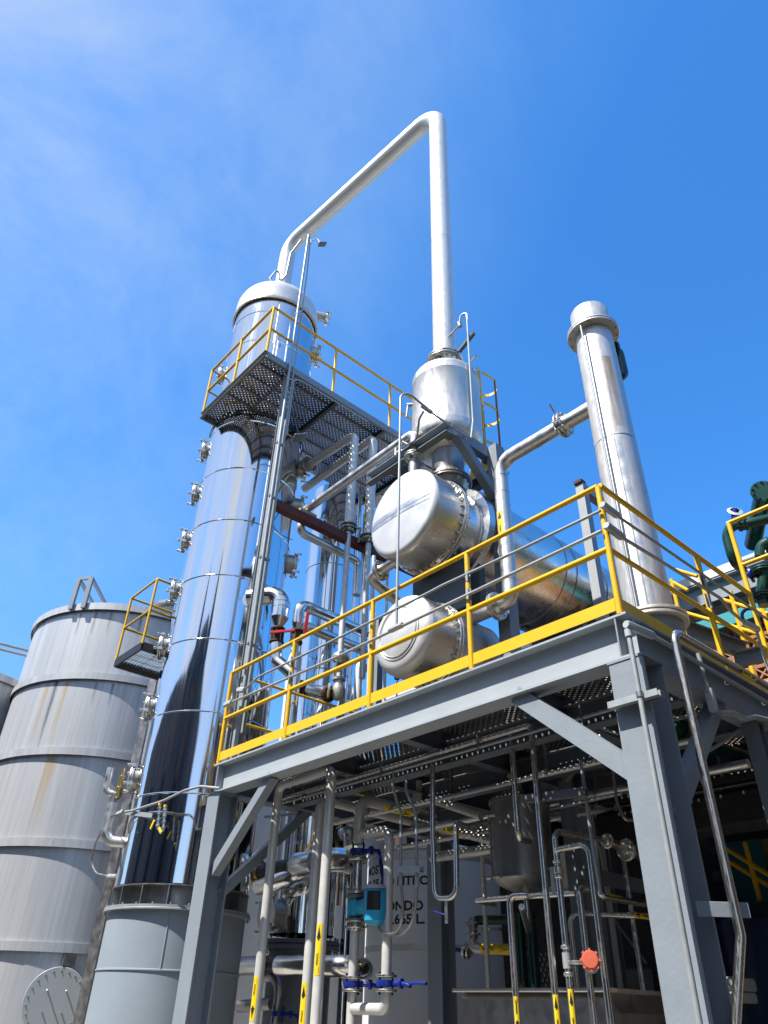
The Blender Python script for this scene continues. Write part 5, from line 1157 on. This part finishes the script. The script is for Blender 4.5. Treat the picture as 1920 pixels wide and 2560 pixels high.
obj('tube', MB().tube([(5.025, 2.22, 3.87), (5.043, 2.22, 3.582)], .018, 10), 'galvanised', jc2)
obj('junction_box', MB().bevel_bar((5.063, 2.22, 3.607), (5.059, 2.22, 3.442), .06, .06, .014), 'box_grey', jc2)
obj('tube', MB().tube([(5.19, 2.24, 3.467), (5.411, 2.24, 3.523), j3, (5.741, 2.22, 3.574), (5.992, 2.22, 3.609)], .022, 10, .1), 'galvanised', jc2)
obj('tube', MB().tube([(4.93, 2.5, 3.407), (5.267, 2.4, 3.532), (5.31, 2.3, 3.532)], .014, 10, .2), 'galvanised', jc2)
obj('tube', MB().tube([(5.675, 2.6, 3.38), (5.799, 2.5, 3.468), (5.928, 2.4, 3.58), (6.451, 2.4, 3.728)], .014, 10, .2), 'galvanised', jc2)
for x in (5.95, 6.28):
    o_ = obj('stub_column', MB().hbeam((x, 2.33, 2.4), (x, 2.33, 3.59), .12, .12), 'dark_grey_paint', pf)
# ------------------------------------------------------------------ right background
wl2 = thing('boundary_wall', 'sunlit block wall with turquoise coping and lattice bricks behind the right side', 'wall', (9.2, 2.5, 0))
obj('blocks', MB().span((9.0, -6, 0), (9.25, 4.25, 5.10)), 'pale_block', wl2)
obj('coping', MB().span((8.93, -6, 5.88), (9.32, 4.0, 6.06)), 'turquoise', wl2)
for y in (4.05, 1.0, -2.0): obj('pilaster', MB().span((8.96, y-.28, 0), (8.998, y+.22, 3.6)), 'turquoise', wl2)
obj('beam_band', MB().span((8.97, -6, 2.98), (8.995, 4.4, 3.08)), 'slate_cladding', wl2)
lt_ = MB()
for iy in range(22):
    for iz in range(4):
        y0 = 3.95-iy*.20; z0 = 5.10+iz*.195; yc, zc_ = y0-.1, z0+.0975; th = .022
        for dy, dz, wy, wz in ((0, .0885, .2, th), (0, -.0885, .2, th), (.089, 0, th, .155), (-.089, 0, th, .155)): lt_.box((9.1, yc+dy, zc_+dz), (.12, wy, wz))
        M45 = Matrix.Rotation(pi/4, 3, 'X'); lt_.box((9.1, yc, zc_), (.117, .2, th*.8), M45); lt_.box((9.1, yc, zc_), (.114, .2, th*.8), Matrix.Rotation(-pi/4, 3, 'X'))
obj('lattice', lt_, 'terracotta', wl2)
hl = thing('shed_roof', 'open dark shed with a pale roof edge and grey eave beams behind the stack', 'shed', (10.5, 3, 0))
obj('roof', MB().span((9.95, -8, 7.18), (16, 11.5, 7.32)), 'roof_white', hl)
obj('eave_beam', MB().hbeam((10.05, -8, 6.99), (10.05, 6.3, 6.99), .18, .36, .012, .02), 'grey_paint', hl)
obj('eave_beam', MB().hbeam((10.3, -8, 6.62), (10.3, 6.3, 6.62), .14, .2), 'dark_grey_paint', hl)
obj('back_wall', MB().span((15.8, -8, 0), (16, 11.5, 7.1)), 'dark_void', hl)  # shade inside the shed is put into the wall colour
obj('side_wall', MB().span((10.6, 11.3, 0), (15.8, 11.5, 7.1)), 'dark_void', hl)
for y in (5.9, 1.5, -3): obj('column', MB().hbeam((10.3, y, 0), (10.3, y, 6.5), .2, .2), 'dark_grey_paint', hl)
db = thing('dark_backdrop', 'black box added as a dark backdrop for the deep shade behind the right bay', 'backdrop', (9.4, 5.3, 0))
obj('cladding', MB().span((8.2, 4.55, 0), (10.5, 6.95, 3.35)), 'dark_void', db)  # black box added to fill the shaded background, not a real building
obj('backdrop_panel', MB().span((8.18, 4.9, 0), (8.198, 5.7, 2.1)), 'slate_cladding', db)
nt_ = thing('navy_tank', 'dark navy tank with faint black lettering half hidden by the right column', 'tank', (8.2, 3.55, 0))
obj('shell', MB().lathe([(.62, 0), (.62, 2.45), (.4, 2.6), (0, 2.62)], (8.3, 3.45, 0), (0, 0, 1), 48), 'navy_paint', nt_)
tm = text_mb('lts', .34, .002); mb = MB(); mb.f = tm.f; c0 = rad(-142)
mb.v = [V((8.3+math.cos(c0+p.x/.62)*(.622), 3.45+math.sin(c0+p.x/.62)*.622, 2.05+p.y)) for p in tm.v]; obj('lettering', mb, 'black_ink', nt_)
ge = thing('green_pipework', 'dark green flanged pipework with a blind flange and blue valve behind the tall guardrail', 'pipework', (8, 2.5, 3.9))
bf_ = V((8.0, 2.285, 6.913)); ax_ = V((-.85, -.52, 0)).normalized()
obj('blind_flange', MB().disc(bf_, ax_, .152, .03, 40).bolts(bf_+ax_*.02, ax_, .125, 10, .014, .07), 'dark_green', ge)
obj('header', MB().tube([bf_, bf_-ax_*1.2], .105, 28), 'dark_green', ge)
cpl = V((7.9, 2.511, 6.525)); obj('pipe', MB().tube([V((7.95, 2.362, 6.603))+V((.3, -.5, 0)), cpl, (7.85, 2.71, 6.562), (7.85, 2.789, 6.453), (7.85, 2.797, 6.102), (8.1, 2.822, 6.13)], .060, 18, .16), 'dark_green', ge)
obj('flange', MB().flange(V((7.9, 2.593, 6.565)), V((7.9, 2.511, 6.525))-V((7.85, 2.67, 6.533)), .06, .10, .018, 8, .04, .010), 'dark_green', ge)
obj('valve_neck', MB().tube([V((7.88, 2.65, 6.639)), V((7.88, 2.628, 6.758))], .045, 12), 'valve_blue', ge)
obj('hand_wheel', MB().lathe([(.06, -.015), (.09, 0), (.06, .015)], (7.88, 2.627, 6.748), (-.6, -.6, .4), 20), 'white_paint', ge)
obj('elbow', MB().tube([(7.7, 2.304, 6.074), (7.7, 2.392, 6.064), (7.7, 2.442, 5.936)], .075, 18, .14), 'dark_green', ge)
obj('elbow', MB().tube([(7.6, 2.366, 5.684), (7.6, 2.442, 5.636), (7.6, 2.511, 5.46), (7.6, 2.521, 5.325)], .068, 18, .14), 'dark_green', ge)
for px in ((7.6, 2.441, 5.715), (7.6, 2.512, 5.429)): obj('flange', MB().flange(px, (.1, 0, 1), .07, .115, .018, 8, .01, .010), 'dark_green', ge)
obj('blue_valve', MB().tube([(7.6, 2.593, 5.729), (7.6, 2.494, 5.729)], .045, 12).disc((7.6, 2.58, 5.724), (.2, -1, 0), .09, .03), 'valve_blue', ge)
obj('pipe', MB().tube([(7.7, 2.645, 5.965), (7.7, 2.36, 5.958)], .05, 14), 'galvanised', ge)
hw = V((7.4, 2.62, 5.162)); obj('hand_wheel', MB().lathe([(.085, -.015), (.105, 0), (.085, .015), (.07, 0), (.085, -.015)], hw, (-.8, -.6, 0), 28), 'valve_blue', ge)
# yellow stair rails in the back
sr = thing('stair_rail', 'yellow stair handrails descending behind the right end of the platform', 'guardrail', (8, 3.3, 4.2))
for a_, b_ in (((8.0, 3.563, 6.367), (8.0, 3.316, 6.174)), ((8.0, 3.578, 5.769), (8.0, 2.807, 5.223)), ((8.0, 3.086, 5.757), (8.0, 2.649, 5.417)), ((8.3, 3.806, 6.424), (8.3, 3.605, 6.203))):
    obj('rail', MB().tube([a_, b_], .024, 10), 'yellow_paint', sr)
for a_, b_ in (((8.0, 3.588, 5.799), 4.6), ((8.05, 3.67, 5.864), 4.6), ((8.0, 2.982, 5.828), 4.6), ((8.0, 2.687, 5.502), 4.3), ((8.3, 3.784, 6.443), 5.4)):
    obj('post', MB().tube([a_, (a_[0], a_[1], b_)], .026, 10), 'yellow_paint', sr)
obj('stringer', MB().bar((8.05, 3.7, 4.55), (8.05, 1.2, 3.0), .05, .22), 'dark_grey_paint', sr)
s3r = thing('stair_rail', 'yellow crossed handrails low in the background right of the bright tube', 'guardrail', (8, 3.4, 2.5))
for a_, b_ in (((8.0, 3.74, 3.14), (8.0, 3.364, 2.843)), ((8.0, 3.515, 3.153), (8.0, 3.5, 2.625)), ((8.05, 3.758, 3.018), (8.05, 3.41, 2.758))):
    obj('rail', MB().tube([a_, b_], .024, 10), 'yellow_paint', s3r)
ul2 = thing('under_landing_ducts', 'dark ducts and trays slung under the right end of the platform', 'duct', (7, 2.2, 3.2))
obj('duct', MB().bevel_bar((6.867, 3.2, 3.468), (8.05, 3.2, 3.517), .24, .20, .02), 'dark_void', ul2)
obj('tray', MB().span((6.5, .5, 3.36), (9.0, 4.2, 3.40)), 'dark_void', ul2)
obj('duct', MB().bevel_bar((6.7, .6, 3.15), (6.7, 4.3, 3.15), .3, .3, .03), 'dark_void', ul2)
gg2 = thing('green_pipe', 'dark green pipe under the deck seen past the right column', 'pipe', (5.885, 2.9, 3.662))
obj('pipe', MB().tube([(5.972, 3.0, 3.766), (6.129, 3.0, 3.728), (6.378, 2.9, 3.626), (6.932, 2.8, 3.603)], .07, 16, .2), 'dark_green', gg2)
# ------------------------------------------------------------------ the yard behind the camera, seen only in the mirror cladding
bh = thing('brick_hall', 'tall brown clad hall across the yard mirrored in the polished column', 'building', (-13, 2, 0))
obj('wall', MB().span((-14, -7, 0), (-11.5, 30, 11.5)), 'brown_cladding', bh)
obj('roof', MB().prism([(-7.5, 0), (7.5, 0), (0, 3.0)], (-14.2, 2, 11.5), (-11.3, 2, 11.5)), 'slate_cladding', bh)
for y in (-5, -1.5, 2, 5.5, 9, 12.5, 16, 19.5, 23): obj('pilaster', MB().span((-11.5, y-.22, 0), (-11.35, y+.22, 11.4)), 'slate_cladding', bh)
for y in (-3.2, 3.8, 10.8, 17.8): obj('window', MB().span((-11.5, y-.9, 4), (-11.44, y+.9, 8)), 'dark_void', bh)
for k, (x, y, h, r) in enumerate(((-10.2, 6.6, 15.2, .9), (-9.0, 1.2, 16.4, 1.0), (-3.6, -9.5, 12.5, 1.6))):
    si = thing('silo', ('slim dark silo with a conical top mirrored in the polished column', 'tallest dark silo with a conical top mirrored in the polished column', 'broad dark silo with a conical top mirrored in the polished column')[k], 'silo', (x, y, 0))
    obj('shell', MB().lathe([(r, 0), (r, h*.72)], (x, y, 0), seg=32), ('slate_cladding', 'slate_cladding', 'brown_cladding')[k], si); obj('cone', MB().lathe([(r*1.04, h*.72), (r*.08, h), (0, h)], (x, y, 0), seg=32), 'slate_cladding', si)
lo_ = thing('shading_hall', 'unseen slate clad hall added along the near side of the yard to block sky light, mirrored in the polished shells', 'building', (8, -5, 0))
obj('wall', MB().span((1.5, -7, 0), (14.5, -3.4, 8.6)), 'slate_cladding', lo_); obj('roof', MB().span((1.2, -7.2, 8.6), (14.8, -3.2, 8.85)), 'brown_cladding', lo_)  # unseen hall added close by to keep sky and ground light off right-hand faces
for x in (3, 6, 9, 12): obj('pilaster', MB().span((x-.2, -3.4, 0), (x+.2, -3.28, 8.5)), 'brown_cladding', lo_)

bt = thing('storage_tank', 'pale squat tank in the shade beyond the mirror columns', 'tank', (10.2, 15.2, 0))
obj('shell', MB().lathe([(2.7, 0), (2.7, 5.7), (1.4, 6.1), (0, 6.2)], (10.2, 15.2, 0), seg=72), 'white_paint', bt)
bw2 = thing('brick_wall', 'dark red brick wall closing the yard behind the tanks', 'wall', (14.5, 16, 0))
obj('bricks', MB().span((13.9, 11.6, 0), (14.2, 30, 7.0)), 'red_brick', bw2)

# odds and ends under the deck
for k, (pts, r, m, l) in enumerate((
    ([(5.4, 3.74, 3.798), (5.4, 3.596, 3.798), (5.5, 3.517, 3.757), (5.6, 3.315, 3.65)], .014, 'galvanised', 'grey flexible cable looping left of the right column top'),
    ([(5.5, 3.48, 3.696), (5.5, 3.388, 3.572), (5.5, 3.361, 3.392), (5.5, 3.371, 3.095), (5.5, 3.324, 2.94), (5.6, 3.304, 2.953)], .012, 'dark_steel', 'ribbed grey hose drooping beside the right column'),
    ([(7.0, 4.51, 2.431), (7.0, 4.234, 2.068)], .012, 'galvanised', 'thin straight rod slanting down in the dark right bay'),
    ([(6.2, 7.951, 3.644), (6.2, 7.455, 3.636), (6.2, 7.284, 3.553), (6.2, 6.631, 3.569)], .014, 'galvanised', 'bent grey conduit just under the deck above the meter line'),
    ([(6.6, 10.394, 1.67), (6.6, 9.594, 1.709)], .075, 'dark_steel', 'dark level pipe low behind the left column'),
    ([(6.4, 9.596, 1.99), (6.4, 9.33, 2.003), (6.4, 9.175, 1.876), (6.4, 9.198, 1.661), (6.4, 9.214, 1.496)], .06, 'dark_steel', 'dark steel elbow pipe low behind the first vinasse pipe'),
    ([(6.0, 9.344, 3.897), (6.0, 8.368, 3.813)], .02, 'galvanised', 'grey conduit crossing under the deck behind the left brace'),
    ([(5.8, 5.72, 3.516), (5.8, 5.096, 3.276)], .045, 'cream_steel', 'pale level pipe running back under the deck above the trap loop'))):
    p = thing('loose_pipe', l, 'pipe', pts[0]); obj('pipe', MB().tube(pts, r, 14, r*3), m, p)
wafer('dark blue butterfly valve low behind the first vinasse pipe', (6.4, 9.155, 1.602), (.5, -.8, 0), lever=.15, down=.22)
ce = thing('clad_pipe', 'small mirror clad elbow beside the upper dark blue valve', 'pipe', (5.9, 7.297, 3.362))
obj('cladding', MB().tube([(6.0, 7.565, 3.426), (5.9, 7.288, 3.417), (5.9, 7.261, 3.245)], .085, 22, .12, arc=5), 'mirror_pipe', ce, smooth=12)
obj('end', MB().disc((6.0, 7.557, 3.408), (-.3, 1, 0), .11, .06), 'black_rubber', ce)
sg_ = thing('sign_plate', 'narrow yellow plate beside the small mirror clad elbow', 'sign', (6.1, 7.792, 3.452)); obj('plate', MB().bar((6.1, 7.783, 3.571), (6.1, 7.771, 3.331), .06, .01, (-1, 0, 0)), 'sticker_yellow', sg_)
mb_ = thing('pump_skid', 'pale grey pump plinth slabs low in the shade right of the right column', 'pump', (7.2, 3.513, 1.894))
obj('slab', MB().bevel_bar((7.2, 3.572, 1.912), (7.2, 3.435, 1.911), .4, .10, .02), 'box_grey', mb_)
obj('slab', MB().bevel_bar((7.2, 3.564, 1.818), (7.2, 3.45, 1.818), .4, .08, .02), 'box_grey', mb_)

# plant to the right of the picture, mirrored in the clad exchanger shell
ge2 = thing('green_vessel', 'dark green horizontal vessel beyond the right picture edge, mirrored in the exchanger shell', 'vessel', (8.0, -.6, 4.6))
obj('shell', MB().lathe([(0, -.1), (.3, -.06), (.55, .05), (.6, .2), (.6, 2.8), (.55, 2.95), (.3, 3.06), (0, 3.1)], (8.0, -1.9, 5.35), (0, 1, 0), 40), 'dark_green', ge2)
obj('nozzle', MB().tube([(8.0, .2, 5.9), (8.0, .2, 6.4), (8.0, -1.2, 6.45)], .09, 16, .15), 'dark_green', ge2)
for y in (-1.3, .5): obj('saddle', MB().span((7.6, y-.06, 3.96), (8.4, y+.06, 4.95)), 'dark_grey_paint', ge2)
rk = thing('pipe_rack', 'dark steel pipe rack beyond the right picture edge, mirrored in the exchanger shell', 'rack', (8.6, 0, 0))
for y in (-2.6, -.8, 1.0): obj('post', MB().hbeam((8.75, y, 0), (8.75, y, 6.6), .16, .16), 'dark_grey_paint', rk)
for z in (3.6, 5.2, 6.5): obj('beam', MB().hbeam((8.75, -2.8, z), (8.75, 1.2, z), .12, .18), 'dark_grey_paint', rk)

for k, (xy, z1, r, m, l) in enumerate((((6.7, 4.705), 3.5, .022, 'tube_steel', 'thin steel tube upright deep in the right bay, left of the slanting rod'),
    ((6.9, 4.476), 3.5, .028, 'grey_pipe', 'pale tube upright deep in the right bay, behind the end valve'),
    ((6.6, 4.06), 3.5, .024, 'tube_steel', 'steel tube upright deep in the right bay, nearest the right column'),
    ((6.9, 5.228), 3.5, .03, 'grey_pipe', 'pale tube upright behind the steel pot and the longest bright tube'),
    ((6.9, 6.075), 3.5, .026, 'grey_pipe', 'pale tube upright behind the trap loop, left of the steel pot'))):
    p = thing('upright_pipe', l, 'pipe', (*xy, 0)); obj('pipe', MB().tube([(xy[0]+.4, xy[1], z1), (*xy, z1), (*xy, 0)], r, 14, .1), m, p)
for k, (x, z, r, m, l) in enumerate(((5.6, 3.46, .022, 'grey_pipe', 'pale tube slung level under the deck just in front of the steel pot'), (6.35, 3.42, .04, 'satin_steel', 'steel pipe slung level under the middle of the deck'), (6.7, 3.36, .028, 'grey_pipe', 'pale tube slung level under the rear of the deck'))):
    p = thing('slung_pipe', l, 'pipe', (x, 5, z)); obj('pipe', MB().tube([(x, 7.3, z), (x, 2.6, z)], r, 14), m, p)
    for y in (6.6, 5.3, 4.1, 3.0): obj('hanger', MB().bar((x, y, z), (x, y, 3.72), .012, .03).lathe([(r, -.012), (r+.006, -.012), (r+.006, .012), (r, .012)], (x, y, z), (0, 1, 0), 14), 'dark_steel', p)
